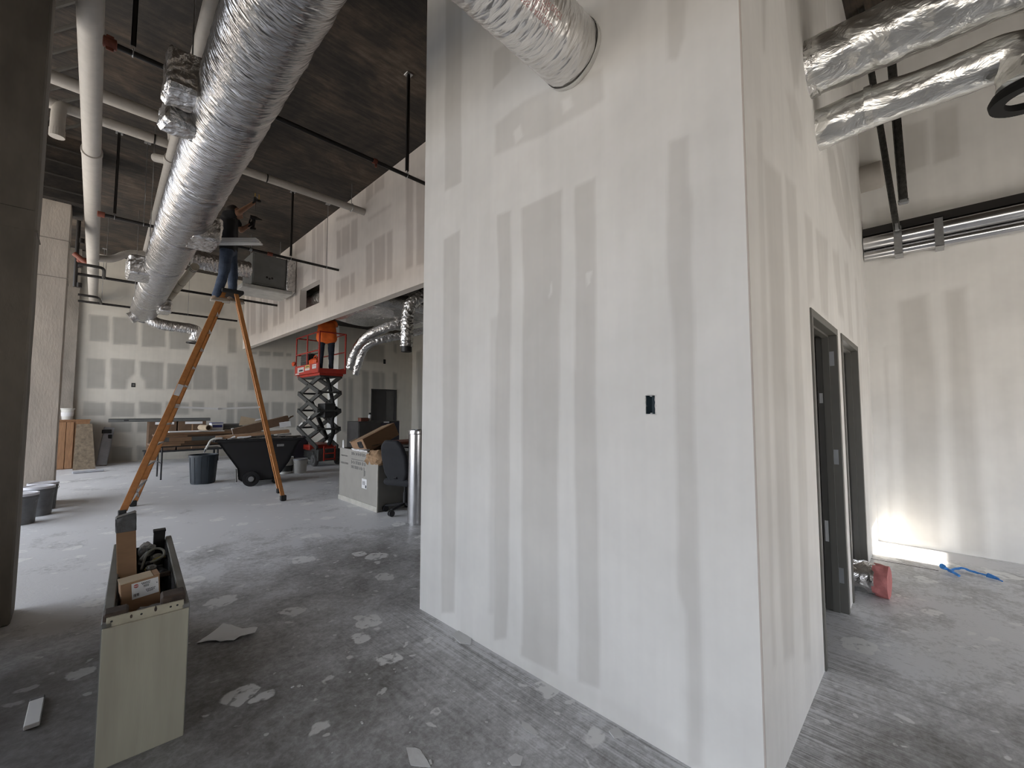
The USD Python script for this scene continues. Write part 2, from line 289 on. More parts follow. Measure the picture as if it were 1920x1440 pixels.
# far right wall (towards -x)
o3 = (XR, Y1, 0); W3 = onwall(o3, -Y, dict(x=XR))
pr = [(W3((1684, 566), (1738, 552), (1748, 640), (1758, 715), (1763, 870), (1766, 1025), (1702, 1012), (1694, 870), (1690, 720), (1690, 640)), .95, .04),
      (W3((1771, 546), (1811, 538), (1815, 600), (1824, 700), (1830, 760), (1838, 870), (1850, 1040), (1802, 1035), (1788, 870), (1782, 760), (1778, 640)), .95, .045),
      (W3((1659, 650), (1663, 650), (1672, 870), (1675, 1005), (1667, 1003), (1664, 870)), .6, .02), (W3((1645, 470), (1800, 430), (1806, 455), (1650, 497)), .7, .03),
      (W3((1693, 235), (1737, 225), (1738, 310), (1694, 328)), .95, .025), (W3((1751, 210), (1797, 196), (1797, 292), (1751, 308)), .95, .025),
      (W3((1604, 250), (1637, 240), (1640, 335), (1606, 350)), .8, .04), (W3((1655, 240), (1690, 230), (1690, 320), (1655, 335)), .6, .04),
      (W3((1640, 395), (1680, 385), (1682, 430), (1640, 440)), .7, .04), (W3((1690, 385), (1800, 365), (1800, 385), (1690, 410)), .6, .04), (W3((1865, 700), (1900, 690), (1925, 1050), (1880, 1050)), .25, .06)]
wall('wall_right', o3, -Y, Y1+4.0, ZC, .12, .03, pr, [], 'drywall')
# back wall with its rows of unmudded board
o4 = (-5, YB, 0); W4 = onwall(o4, X, dict(y=YB)); k = 2/9
pb = []
def zr(x0, y0, x1, y1, tone=.95, s=None): pb.append((W4(*[(130+k*a, 560+k*b) for a, b in ((x0, y0), (x1, y0+(x1-x0)*.065), (x1, y1+(x1-x0)*.02), (x0, y1))]), tone, .03))
for r in ((170, 135, 332, 358), (366, 150, 575, 385), (612, 175, 812, 405), (845, 200, 1015, 425), (145, 500, 303, 755), (352, 503, 553, 762), (595, 525, 793, 762), (825, 545, 1030, 762), (1042, 558, 1212, 765), (1242, 568, 1335, 767),
          (112, 868, 303, 985), (350, 868, 550, 998), (592, 866, 778, 975), (815, 868, 1010, 975), (1035, 865, 1135, 950), (345, 1030, 530, 1125), (570, 1030, 660, 1130), (345, 1240, 530, 1375), (572, 1240, 670, 1370), (840, 1030, 1080, 1130)): zr(*r)
k6 = 5/24
for r in ((30, 605, 128, 815), (135, 265, 207, 488), (300, 470, 392, 500), (412, 473, 515, 515), (535, 480, 630, 520), (655, 490, 700, 520), (310, 620, 390, 825), (412, 620, 505, 825), (525, 630, 625, 828), (652, 638, 725, 828), (120, 930, 185, 1170), (215, 930, 500, 1160), (525, 930, 630, 1160), (655, 935, 740, 1160), (760, 935, 800, 1160)):
    x0, y0, x1, y1 = [a for a in r]; pb.append((W4(*[(400+k6*a, 560+k6*b) for a, b in ((x0, y0), (x1, y0+4), (x1, y1), (x0, y1))]), .9, .03))
pb += [(W4((236, 735), (240, 712), (250, 703), (262, 703), (271, 715), (273, 735)), -1., .06), (W4((150, 520), (245, 520), (245, 560), (150, 560)), .6, .1), (W4((260, 545), (420, 560), (420, 590), (260, 580)), .5, .1), (W4((180, 640), (130, 640), (130, 880), (165, 880)), .35, .25)]
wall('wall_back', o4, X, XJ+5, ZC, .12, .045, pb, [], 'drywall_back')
# soffit wall over the opening (towards -x)
o5 = (XS, YB, ZS); W5 = onwall(o5, -Y, dict(x=XS)); o5v = ZS
def zs(*pts): return [(u, v-o5v) for u, v in W5(*[(400+k6*a, 340+k6*b) for a, b in pts])]
pso = []
for x0, a0, b0, x1, a1, b1 in ((735, 545, 670, 832, 480, 620), (888, 435, 885, 920, 420, 880), (930, 400, 1000, 990, 370, 1000), (1002, 350, 1130, 1030, 330, 1120), (1110, 450, 700, 1147, 440, 690), (1155, 420, 680, 1228, 385, 640), (1240, 360, 630, 1297, 335, 600), (1375, 580, 955, 1430, 540, 930), (1447, 525, 925, 1547, 470, 885), (1562, 465, 890, 1612, 440, 870),
        (1735, -40, 790, 1800, -40, 765), (1830, -40, 760, 1915, -40, 740), (1105, 895, 1080, 1137, 885, 1065), (1145, 880, 1055, 1222, 850, 1020), (1235, 835, 1020, 1272, 825, 1000), (690, 800, 1240, 720, 780, 1230), (735, 790, 1200, 810, 760, 1150), (300, 1030, 1410, 325, 1020, 1400), (335, 1030, 1390, 382, 1010, 1370), (418, 1030, 1370, 440, 1020, 1360), (448, 1025, 1360, 492, 1010, 1340), (540, 1040, 1310, 580, 1020, 1290), (592, 1030, 1290, 640, 1010, 1270), (1375, 20, 200, 1440, -10, 130), (1450, 0, 120, 1540, -60, 60), (1105, 330, 360, 1300, 250, 300)):
    pso.append((zs((x0, a0), (x1, a1), (x1, b1), (x0, b0)), .85, .035))
pso.append((zs((1390, 330), (1600, 200), (1610, 220), (1400, 360)), .6, .05))
hh = zs((782, 970), (958, 888), (958, 1090), (782, 1168)); SH = (hh[0][0], hh[1][0], (hh[2][1]+hh[3][1])/2, (hh[0][1]+hh[1][1])/2)
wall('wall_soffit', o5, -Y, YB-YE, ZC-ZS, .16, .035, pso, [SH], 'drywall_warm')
# recess behind the soffit
wall('wall_recess_return', (XJ, YB, 0), -Y, YB-YJ, ZC, .12, .2, [], [], 'drywall')
o6 = (XJ, YJ, 0); W6 = onwall(o6, X, dict(y=YJ)); pj_ = []
for r in ((430, 30, 660, 240), (775, 20, 810, 130), (385, 350, 465, 980), (510, 360, 605, 580), (615, 370, 665, 580), (765, 375, 812, 580), (150, 440, 190, 1100), (220, 440, 275, 1080)):
    x0, y0, x1, y1 = r; s = 180/1178; pj_.append((W6(*[(620+s*a, 640+s*b) for a, b in ((x0, y0), (x1, y0+20), (x1, y1+20), (x0, y1))]), .9, .05))
dj = W6((696, 729), (744, 731)); D3 = (dj[0][0], dj[1][0]); D3H = dj[0][1]
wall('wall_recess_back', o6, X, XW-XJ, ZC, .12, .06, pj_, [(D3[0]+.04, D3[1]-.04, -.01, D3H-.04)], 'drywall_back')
o7 = (XW, YJ, 0); W7 = onwall(o7, -Y, dict(x=XW)); p7 = []
for a in ((763, 762), (786, 790)): p7.append((W7((a[0]-5, 660), (a[0]+5, 655), (a[1]+3, 830), (a[1]-5, 828)), .9, .06))
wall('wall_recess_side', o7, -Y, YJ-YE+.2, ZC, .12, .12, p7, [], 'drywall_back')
obj('wall_recess_near', box((XR, YE, 0), (XW+.1, YE+.12, ZC)), 'concrete_dark', kind='structure')
# outer walls with their window openings (out of frame to the left and behind)
def outer(name, o, u, L, Ht, thick, holes, m):
    s = sg.box(0, 0, L, Ht)
    for h in holes: s = s.difference(sg.box(*h))
    nrm = np.cross(u, Z); obj(name, join([prism(g, np.asarray(o, float)-nrm*thick, u, Z, thick) for g in getattr(s, 'geoms', [s])]), m, kind='structure')
outer('wall_left', (-5.2, -4, 0), Y, YB+4, ZC, .2, WIN_L, 'concrete_light')
outer('wall_rear', (XR+.12, -4, 0), -X, XR+5.32, ZC, .2, [(XR+.12-b, z0, XR+.12-a, z1) for a, z0, b, z1 in WIN_R], 'concrete_light')
obj('wall_light_block', box((-5.2, 2.2, 0), (-1.0, 2.4, ZC)), 'concrete_dark', kind='structure')  # unseen wall added to keep window light off the near column and floor
obj('ceiling', box((-5.4, -4.2, ZC), (XW+.3, YB+.2, ZC+.2)), 'ceiling_deck', kind='structure')

# ---- floor
gx = np.arange(-5.4, XW+.25, .06); gy = np.arange(-4.2, YB+.2, .06); GX, GY = np.meshgrid(gx, gy, indexing='ij')
sg_ = lambda x, w: 1/(1+np.exp(-x/w))
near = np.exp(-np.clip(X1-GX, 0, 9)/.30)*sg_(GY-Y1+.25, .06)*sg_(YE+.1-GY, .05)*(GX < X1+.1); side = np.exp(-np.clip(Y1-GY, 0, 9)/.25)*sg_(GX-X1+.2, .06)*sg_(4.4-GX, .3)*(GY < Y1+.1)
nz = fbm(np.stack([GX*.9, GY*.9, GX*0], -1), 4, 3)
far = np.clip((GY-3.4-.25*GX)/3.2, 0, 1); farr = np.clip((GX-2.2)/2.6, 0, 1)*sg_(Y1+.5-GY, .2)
dust_and_light = np.clip(.54+.22*near+.22*side+.58*far+.30*farr+(nz-.5)*.9, 0, 1.2)  # dust along the walls, plus window light painted in by far
left_shade = np.clip((1.15-GX)/1.6, 0, 1)*np.clip((4.9-GY)/1.2, 0, 1)  # shade of the near-left floor, painted into its colour
n = len(gy); I = (np.arange(len(gx)-1)[:, None]*n+np.arange(n-1)[None]).ravel()
fv = np.stack([GX.ravel(), GY.ravel(), 0*GX.ravel()], 1); ff = np.vstack([np.stack([I, I+n, I+n+1], 1), np.stack([I, I+n+1, I+1], 1)])
mat('floor_concrete', {'a': ('attribute', {'attribute': 'dust_and_light'}), 'st': ('attribute', {'attribute': 'left_shade'}), 'g': ('geometry', {}), 'n1': ('noise_texture', {'scale': 2.3, 'detail': 9, 'roughness': .68, 'distortion': .4}), 'n2': ('noise_texture', {'scale': 24, 'detail': 7, 'roughness': .75, 'distortion': .3}),
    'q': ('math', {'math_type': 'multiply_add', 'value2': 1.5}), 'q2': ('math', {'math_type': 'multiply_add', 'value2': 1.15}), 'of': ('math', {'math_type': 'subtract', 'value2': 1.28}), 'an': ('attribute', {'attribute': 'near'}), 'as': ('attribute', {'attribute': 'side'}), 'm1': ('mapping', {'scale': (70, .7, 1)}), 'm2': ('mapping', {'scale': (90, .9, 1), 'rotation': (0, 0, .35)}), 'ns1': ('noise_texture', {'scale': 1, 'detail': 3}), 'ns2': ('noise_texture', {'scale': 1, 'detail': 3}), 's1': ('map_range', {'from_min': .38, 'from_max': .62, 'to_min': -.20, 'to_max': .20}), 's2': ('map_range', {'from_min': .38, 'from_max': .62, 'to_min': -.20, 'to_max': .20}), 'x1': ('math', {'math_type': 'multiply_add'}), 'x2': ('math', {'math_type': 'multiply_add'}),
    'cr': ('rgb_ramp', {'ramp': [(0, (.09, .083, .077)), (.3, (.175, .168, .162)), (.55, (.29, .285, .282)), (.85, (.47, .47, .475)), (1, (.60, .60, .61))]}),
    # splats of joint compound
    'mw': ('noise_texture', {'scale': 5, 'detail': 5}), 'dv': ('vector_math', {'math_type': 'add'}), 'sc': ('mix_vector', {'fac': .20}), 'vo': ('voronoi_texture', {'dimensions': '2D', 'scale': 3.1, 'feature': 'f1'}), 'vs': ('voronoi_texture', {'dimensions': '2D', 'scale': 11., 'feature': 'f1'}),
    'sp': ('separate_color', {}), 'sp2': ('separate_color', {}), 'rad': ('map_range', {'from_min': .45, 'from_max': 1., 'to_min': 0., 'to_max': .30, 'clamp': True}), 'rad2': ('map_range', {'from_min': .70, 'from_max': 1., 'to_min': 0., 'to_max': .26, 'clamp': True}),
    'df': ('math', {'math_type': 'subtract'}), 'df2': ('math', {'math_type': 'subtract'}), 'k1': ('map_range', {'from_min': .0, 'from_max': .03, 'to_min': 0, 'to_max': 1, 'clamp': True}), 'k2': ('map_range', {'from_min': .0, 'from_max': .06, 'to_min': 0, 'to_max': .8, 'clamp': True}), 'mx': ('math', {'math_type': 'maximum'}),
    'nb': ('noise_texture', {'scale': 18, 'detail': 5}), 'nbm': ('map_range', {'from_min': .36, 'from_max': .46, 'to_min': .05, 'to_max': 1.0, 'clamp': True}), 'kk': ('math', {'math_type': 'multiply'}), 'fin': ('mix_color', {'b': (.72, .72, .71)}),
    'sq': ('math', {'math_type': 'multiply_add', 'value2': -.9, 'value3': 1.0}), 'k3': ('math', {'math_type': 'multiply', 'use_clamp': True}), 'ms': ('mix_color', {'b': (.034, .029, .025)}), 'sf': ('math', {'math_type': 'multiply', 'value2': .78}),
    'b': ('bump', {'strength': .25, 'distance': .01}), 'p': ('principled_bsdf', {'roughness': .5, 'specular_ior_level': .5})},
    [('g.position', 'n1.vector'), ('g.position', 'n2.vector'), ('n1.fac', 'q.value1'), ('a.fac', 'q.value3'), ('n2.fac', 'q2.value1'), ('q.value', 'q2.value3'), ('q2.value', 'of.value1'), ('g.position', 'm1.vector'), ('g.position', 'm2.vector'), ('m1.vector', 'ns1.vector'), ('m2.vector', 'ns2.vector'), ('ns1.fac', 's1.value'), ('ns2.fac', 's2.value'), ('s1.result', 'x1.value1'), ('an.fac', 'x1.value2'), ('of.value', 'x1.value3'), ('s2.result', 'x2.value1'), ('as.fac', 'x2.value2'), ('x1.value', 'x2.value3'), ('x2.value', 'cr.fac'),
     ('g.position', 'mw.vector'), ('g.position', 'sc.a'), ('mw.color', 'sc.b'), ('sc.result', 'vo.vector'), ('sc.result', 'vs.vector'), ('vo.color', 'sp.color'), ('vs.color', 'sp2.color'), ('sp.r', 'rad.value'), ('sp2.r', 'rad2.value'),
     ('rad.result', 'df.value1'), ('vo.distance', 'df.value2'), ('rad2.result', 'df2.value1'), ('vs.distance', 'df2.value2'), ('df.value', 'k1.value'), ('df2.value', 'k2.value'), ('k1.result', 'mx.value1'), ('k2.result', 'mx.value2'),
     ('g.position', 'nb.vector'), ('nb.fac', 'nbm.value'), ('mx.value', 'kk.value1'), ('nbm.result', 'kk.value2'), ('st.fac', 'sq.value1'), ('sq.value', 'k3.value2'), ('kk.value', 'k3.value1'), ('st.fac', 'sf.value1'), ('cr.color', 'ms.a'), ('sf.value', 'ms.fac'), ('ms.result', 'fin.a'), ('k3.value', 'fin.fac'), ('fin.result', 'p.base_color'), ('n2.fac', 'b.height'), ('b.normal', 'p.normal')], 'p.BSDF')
obj('floor', (fv, ff), 'floor_concrete', kind='structure', vals={'dust_and_light': dust_and_light.ravel(), 'left_shade': left_shade.ravel(), 'near': np.clip(near*1.3, 0, 1).ravel(), 'side': np.clip(side*1.4, 0, 1).ravel()})

plain('joint_light', (.46, .46, .45), .8, var=.2, scale=9); plain('joint_dark', (.05, .046, .043), .85, var=.2)
def joint(name, pix, w, m): p, q = [A(*c, z=.0006) for c in pix]; obj(name, bar(p, q, w, .0012, Z), m, kind='structure')
joint('trim_4', ((1548, 1249), (1990, 1398)), .008, 'joint_light'); joint('trim_5', ((1631, 1047), (1760, 1070)), .012, 'joint_dark')

obj('wall_shade_pier', box((-1.3, YB-.14, 0), (-.13, YB, ZC)), 'concrete_dark', kind='structure')  # dark pier added to stand in for the column shade here
# ------------------------------------------------------------------ doors, boxes in walls, columns
def door_frame(name, x0, x1, y, h, depth, mname, parent=None):
    """hollow metal frame in a wall facing -y: casing, stop"""
    w, p = .05, .012; t = thing(name, None, None, (x0, y, 0), kind='structure'); ms = []
    for a, b in ((x0, x0+w), (x1-w, x1)): ms.append(('jamb', box((a, y-p, 0), (b, y+depth+p, h-w), .003)))
    ms.append(('head', box((x0, y-p, h-w), (x1, y+depth+p, h), .003)))
    for n_, m_ in ms: obj(n_, m_, mname, t)
    s = .016
    obj('stop', join([box((x0+w, y+depth*.36, 0), (x0+w+s, y+depth*.72, h-w)), box((x1-w-s, y+depth*.36, 0), (x1-w, y+depth*.72, h-w)), box((x0+w, y+depth*.36, h-w-s), (x1-w, y+depth*.72, h-w))]), mname, t)
    return t
f1 = door_frame('door_1', D1[0], D1[1], Y1, DH, .12, 'frame_metal'); f2 = door_frame('door_2', D2[0], D2[1], Y1, DH, .12, 'frame_metal')
plain('steel_dull', (.34, .35, .36), .4, .9, var=.08); plain('label_white', (.72, .72, .72), .6, var=.03)
for zc in (.28, 1.18, 1.95): obj('hinge', box((D1[1]-.0505, Y1+.012, zc-.057), (D1[1]-.047, Y1+.042, zc+.057)), 'steel_dull', f1)
obj('label_plate', box((D1[1]-.052, Y1+.095, 1.60), (D1[1]-.049, Y1+.118, 1.68)), 'label_white', f1)
obj('label_plate', box((D1[1]-.052, Y1+.095, .52), (D1[1]-.049, Y1+.118, .68)), 'label_white', f1)
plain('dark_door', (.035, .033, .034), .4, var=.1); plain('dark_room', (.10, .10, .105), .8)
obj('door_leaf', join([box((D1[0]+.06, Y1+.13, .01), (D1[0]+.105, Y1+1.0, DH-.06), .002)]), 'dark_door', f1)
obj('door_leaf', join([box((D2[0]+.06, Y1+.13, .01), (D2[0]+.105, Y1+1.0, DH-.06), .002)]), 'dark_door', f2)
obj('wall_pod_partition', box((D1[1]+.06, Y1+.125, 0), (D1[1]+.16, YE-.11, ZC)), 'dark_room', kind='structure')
# doorway in the recess
XD0, XD1 = XJ+D3[0], XJ+D3[1]
f3 = door_frame('door_3', XD0, XD1, YJ, D3H, .12, 'dark_door')
obj('door_leaf', box((XD0+.05, YJ+.07, .01), ((XD0+XD1)/2+.12, YJ+.11, D3H-.05)), 'dark_door', f3)
plain('pane_grey', (.10, .098, .095), .3, var=.08); obj('side_panel', box(((XD0+XD1)/2+.13, YJ+.08, .01), (XD1-.05, YJ+.11, D3H-.05)), 'pane_grey', f3)
obj('wall_recess_backing', box((XD0-.2, YJ+.3, 0), (XD1+.2, YJ+.36, 2.6)), 'dark_room', kind='structure')  # dark box added behind the door to keep the bright outside out

plain('rubber_matt', (.012, .012, .012), .75, spec=.2)
# recessed electrical box in the main face
plain('box_blue', (.045, .075, .095), .5, var=.1); plain('drywall_core', (.70, .69, .67), .9, var=.06, bump=.4, bscale=120)
yb0, yb1 = YE-hu0, YE-hu1; ob = thing('switch_box', 'recessed blue-grey electrical box in a rough cut hole of the big plasterboard wall', 'electrical box', (X1, (yb0+yb1)/2, (hv0+hv1)/2))
ya, yc_, zl, zh = yb1, yb0, hv0, hv1; th = .003
obj('box_shell', join([box((X1+.06, ya, zl), (X1+.063, yc_, zh)), box((X1+.004, ya, zl), (X1+.063, ya+th, zh)), box((X1+.004, yc_-th, zl), (X1+.063, yc_, zh)), box((X1+.004, ya, zl), (X1+.063, yc_, zl+th)), box((X1+.004, ya, zh-th), (X1+.063, yc_, zh))]), 'box_blue', ob)
obj('knockout', join([rod((X1+.057, ya+(yc_-ya)*k, zl+(zh-zl)*.42), (X1+.0605, ya+(yc_-ya)*k, zl+(zh-zl)*.42), .005, 12) for k in (.28, .55)]), 'black_pipe', ob)
for k in (.04, .96): obj('screw_ear', box((X1+.006, (ya+yc_)/2-.006, zl+(zh-zl)*k-.004), (X1+.008, (ya+yc_)/2+.006, zl+(zh-zl)*k+.004)), 'steel_dull', ob)
obj('torn_edge', wob(sub(join([box((X1-.002, ya-.004, zl-.003), (X1+.010, ya+.004, zh+.003)), box((X1-.002, yc_-.002, zl), (X1+.010, yc_+.002, zh)), box((X1-.002, ya, zh-.002), (X1+.01, yc_, zh+.004)), box((X1-.002, ya, zl-.003), (X1+.01, yc_, zl+.002))]), .008), .0025, 70), 'drywall_core', ob)

# concrete columns on the left
def column(name, x0, x1, y0, y1, h, mname, label, joints=()):
    s = sub(box((x0, y0, 0), (x1, y1, h), .012), .25); s = wob(s, .004, 3.)
    t = thing(name, label, 'column', ((x0+x1)/2, (y0+y1)/2, 0)); obj('shaft', s, mname, t)
    for z in joints: obj('formwork_joint', join([box((x0-.004, y0-.005, z-.006), (x1+.005, y1+.004, z+.006))]), 'concrete_dark', t)
    return t
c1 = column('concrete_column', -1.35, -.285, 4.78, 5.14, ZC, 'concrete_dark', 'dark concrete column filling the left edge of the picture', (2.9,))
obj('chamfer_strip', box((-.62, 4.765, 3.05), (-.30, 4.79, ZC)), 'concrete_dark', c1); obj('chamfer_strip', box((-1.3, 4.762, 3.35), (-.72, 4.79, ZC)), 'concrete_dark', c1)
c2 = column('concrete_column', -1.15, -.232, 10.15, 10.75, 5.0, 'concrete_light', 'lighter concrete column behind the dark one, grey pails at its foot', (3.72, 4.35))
# roof deck with ribs and the girder over the second column
deck = thing('trim_2', None, None, (-1.2, 7, ZC-.1), kind='structure')
obj('girder', box((-5, 10.0, 4.98), (-.1, 10.9, ZC)), 'ceiling_deck', deck)
plain('deck_rib', (.05, .046, .04), .7)
for i in range(24):
    y = 3.4+i*.42; d = np.array([math.sin(math.radians(-31)), math.cos(math.radians(-31)), 0]); p = np.array([-.12, y, ZC-.02]); q = p+d*min(3.2, (9.95-y)/d[1]) if y < 9.6 else None
    if q is not None: obj('rib', bar(p, q, .022, .04), 'deck_rib', deck)
for i in range(4): obj('rib', box((-5, 9.985, 5.12+i*.23), (-.1, 10.0, 5.14+i*.23)), 'deck_rib', deck)

# ------------------------------------------------------------------ ducts
def wr(amp, fa, fs, seed):
    def fn(i, k, ph, p):
        s = p @ np.array([1., 1., 1.]); q = np.stack([np.cos(ph)*fa, np.sin(ph)*fa, np.full_like(ph, s*fs)], 1); return (fbm(q, 4, seed)-.5)*2*amp
    return fn
def duct(pts, r, mname, name='duct', parent=None, step=.03, n=36, amp=.008, fa=2.2, fs=18, seed=1, seam=None, **kw):
    p = resample(pts, step) if len(pts) == 2 else curve(pts, step)
    base = wr(amp, fa, fs, seed); L = np.r_[0, np.cumsum(np.linalg.norm(np.diff(p, axis=0), axis=1))]
    def fn(i, k, ph, q):
        b = base(i, k, ph, q)
        if seam:
            d = abs((L[i]+seam[1]) % seam[0]-seam[0]/2); d = seam[0]/2-d if False else min((L[i]+seam[1]) % seam[0], seam[0]-(L[i]+seam[1]) % seam[0]); b = b-.022*math.exp(-(d/.05)**2)
        return b
    return obj(name, tube(p, r, n, True, fn=fn), mname, parent, smooth=50, **kw)
TR = [np.array([.70, -1.2, 4.2]), np.array([1.13, 15.6, 4.2])]; TRd = (TR[1]-TR[0])/np.linalg.norm(TR[1]-TR[0])
def tr(y): return TR[0]+TRd*((y-TR[0][1])/TRd[1])
trunk = thing('trunk_duct', 'large foil-wrapped round trunk duct running the length of the hall under the dark ceiling', 'duct', tr(7))
duct([TR[0], tr(15.3)], .285, 'foil_trunk', 'insulated_body', trunk, .03, 64, .013, 2.6, 14, 3, seam=(1.85, .25))
obj('end_cap', tube([tr(15.25), tr(15.45), tr(15.55), tr(15.6)], [.285, .25, .16, .02], 40, fn=wr(.01, 3, 9, 4)), 'foil_trunk', trunk, smooth=50)
for y in (2.0, 3.95, 5.75, 7.6, 9.45, 11.3, 13.1):
    ph = np.linspace(0, 2*np.pi, 60); c = tr(y); ring = np.stack([c[0]+.284*np.cos(ph), c[1]+.012*np.sin(ph*3+y), c[2]+.284*np.sin(ph)], 1)
    obj('seam_band', tube(tr(y)+np.outer(np.linspace(-.035, .035, 5), TRd), .284, 48, False, fn=wr(.010, 3, 30, 6)), 'foil_smooth', trunk, smooth=50)
def boot(c, s, name, seed, tilt=0.):
    m = wob(wob(sub(cbox(c, s, .03), .03), .020, 7, seed), .009, 26, seed+5); return obj(name, rz(m, tilt, c), 'foil_flex', trunk, smooth=50)
b0 = A(357, 165, z=4.25); boot((b0[0]-.02, b0[1], 4.28), (.30, .34, .34), 'takeoff_boot', 1)
b1_ = A(352, 232, z=4.12); boot((b1_[0]-.02, b1_[1], 4.12), (.34, .26, .20), 'takeoff_boot', 2, 8)
b2_ = A(396, 440, z=4.1); boot((b2_[0]-.10, b2_[1], 4.1), (.36, .62, .36), 'takeoff_boot', 3)
b3_ = A(262, 505, z=4.15); boot((b3_[0], b3_[1], 4.15), (.36, .7, .34), 'takeoff_boot', 4)
b4_ = A(314, 578, z=4.0); boot((b4_[0]-.06, b4_[1], 4.02), (.24, .5, .30), 'takeoff_boot', 8)
e0 = tr(15.0); duct([e0+[0, 0, -.05], A(243, 597, y=15.0)], .145, 'foil_round', 'branch_stub', trunk, .03, 28, .012)
for y in (1.5, 4.4, 8.6, 12.6):
    c = tr(y); t_ = [c+[sx*.33, 0, .1] for sx in (-1, 1)]
    obj('hanger_wire', join([rod(c+[-.29, 0, .05], (c[0]-.29, c[1], ZC), .006, 8), rod(c+[.29, 0, .05], (c[0]+.29, c[1], ZC), .006, 8)]), 'galvanised', trunk)
# end branch to the right with an elbow down
p0, p1 = A(287, 607, y=15.0), A(368, 618, y=15.0); p2 = A(364, 640, y=15.0)
eb = thing('branch_duct', 'foil branch duct leaving the far end of the trunk, elbow and black rim pointing down', 'duct', p1)
duct([tr(15.0), p0, p0*.4+p1*.6, p1, p1*[1, 1, 1]+[.02, 0, -.12], p2], .15, 'foil_round', 'duct_body', eb, .03, 30, .012, 3, 14, 7)
obj('rim', lathe([(.13, 0), (.19, 0), (.19, .03), (.13, .03), (.13, 0)], 32, p2+[0, 0, -.06]), 'black_pipe', eb, smooth=30)
# flexible duct from the trunk to the air handler box
q0, q1 = A(372, 487, y=11.4), A(466, 506, y=11.6)
fd = thing('flexible_duct', 'crumpled foil duct between trunk and grey air handler behind the man in jeans', 'duct', q1)
duct([q0-[.12, 0, 0], q0, q0*.6+q1*.4+[0, 0, -.03], q1], .19, 'foil_flex', 'duct_body', fd, .018, 40, .03, 3.2, 22, 9)
# grey air handler
v0, v1 = A(472, 531, y=11.9), A(538, 492, y=11.9)
xa, xb, za, zb = v0[0], min(v1[0], XS-.2), v0[2], v1[2]+.08
ah = thing('air_handler', 'grey sheet metal air handler box hung beside the soffit wall', 'air handler', ((xa+xb)/2, 12.2, za))
plain('panel_grey', (.20, .205, .20), .5, .2, var=.08)
obj('cabinet', box((xa, 11.92, za), (xb, 12.8, zb), .01), 'panel_grey', ah)
for k in (0, 1): obj('access_panel', box((xa+.03+(xb-xa-.03)*k*.99 if False else xa+.03, 11.905, za+.04), (xb-.03, 11.921, zb-.04), .004), 'panel_grey', ah) if k == 0 else None
for dx in (-.06, 0, .06): obj('grommet', lathe([(0, 0), (.028, 0), (.028, .01), (0, .01)], 14, (0, 0, 0)) if False else tube([((xa+xb)/2+dx, 11.9, za+.2+abs(dx)*.4), ((xa+xb)/2+dx, 11.91, za+.2+abs(dx)*.4)], .026, 14), 'black_pipe', ah)
obj('insulated_plenum', wob(sub(box((xb, 11.86, za-.06), (XS-.01, 12.7, zb+.03), .02), .07), .014, 9), 'foil_flex', ah, smooth=50)
plain('drain_white', (.58, .57, .53), .6); obj('drain_pan', box((xa-.25, 11.75, za-.16), (XS-.12, 12.7, za-.06), .02), 'drain_white', ah)
obj('hanger', join([rod((x, 12.3, zb), (x, 12.3, ZC), .008, 8) for x in (xa+.05, xb-.05)]), 'galvanised', ah)
# duct piercing the main face, near the camera
D3Y, D3Z, D3R = 1.40, 3.60, .185
dd = thing('supply_duct', 'crinkled foil duct pushed through the big plasterboard wall overhead', 'duct', (X1, D3Y, D3Z))
duct([(-1.3, D3Y+.02, D3Z+.05), (X1+.05, D3Y, D3Z)], D3R, 'foil_round', 'duct_body', dd, .012, 72, .008, 3.0, 24, 12)
obj('tape_collar', tube([(X1-.035, D3Y, D3Z), (X1-.012, D3Y, D3Z), (X1+.01, D3Y, D3Z)], [D3R+.005, D3R+.006, D3R], 64, False, fn=wr(.003, 3, 8, 2)), 'foil_smooth', dd, smooth=50)
plain('ink_red', (.50, .26, .25), .5)
for r_, tx in enumerate(('FLEXIBLE AIR DUCT', 'R-6.0  UL 181', 'CLASS 1 AIR DUCT')):
    tm = meshkit.text_mesh(tx, .022, .0015); v = np.array(tm.vertices); a0 = math.radians(-28-r_*9)
    ang = a0-v[:, 1]/D3R; rr = D3R+.012+v[:, 2]; obj('print', (np.stack([X1-.62+v[:, 0], D3Y-np.cos(ang)*rr*1., D3Z+np.sin(ang)*rr], 1), np.array(tm.faces)[:, ::-1]), 'ink_red', dd)
# two ducts out of the side face on the right
DX, DZ = 3.77, 3.66
d2 = thing('side_duct', 'lower of two foil ducts leaving the doorway wall, turned down at a black collar', 'duct', (DX, Y1, DZ))
yk = -.48
dq = [A(x, y, x=DX) for x, y in ((1533, 246), (1630, 202), (1735, 166), (1836, 126))]; ye = dq[-1][1]; ze = dq[-1][2]
pd_ = resample(curve([(DX, Y1+.05, dq[0][2])]+dq+[(DX, ye-.13, ze), (DX, ye-.2, ze-.10), (DX, ye-.2, ze-.2)], .05), .015); rr_ = np.interp(np.linspace(0, 1, len(pd_)), [0, .12, .5, .8, 1], [.143, .14, .122, .128, .145])
fn_ = wr(.006, 2.6, 12, 15); obj('duct_body', tube(pd_, rr_, 56, True, fn=fn_), 'foil_smooth', d2, smooth=50)
yk = ye-.06; DZ = ze-.02+.08
obj('seam_band', tube([dq[1]-[0, .02, 0], dq[1]+[0, .02, 0]], .139, 48, False), 'foil_smooth', d2, smooth=50)
DZ -= .05
rb = lathe([(.115, -.01), (.175, -.01), (.18, .02), (.165, .05), (.15, .05), (.118, .03), (.115, -.01)], 40, (DX, yk-.14, DZ-.30)); obj('black_collar', rb, 'rubber_matt', d2, smooth=30)
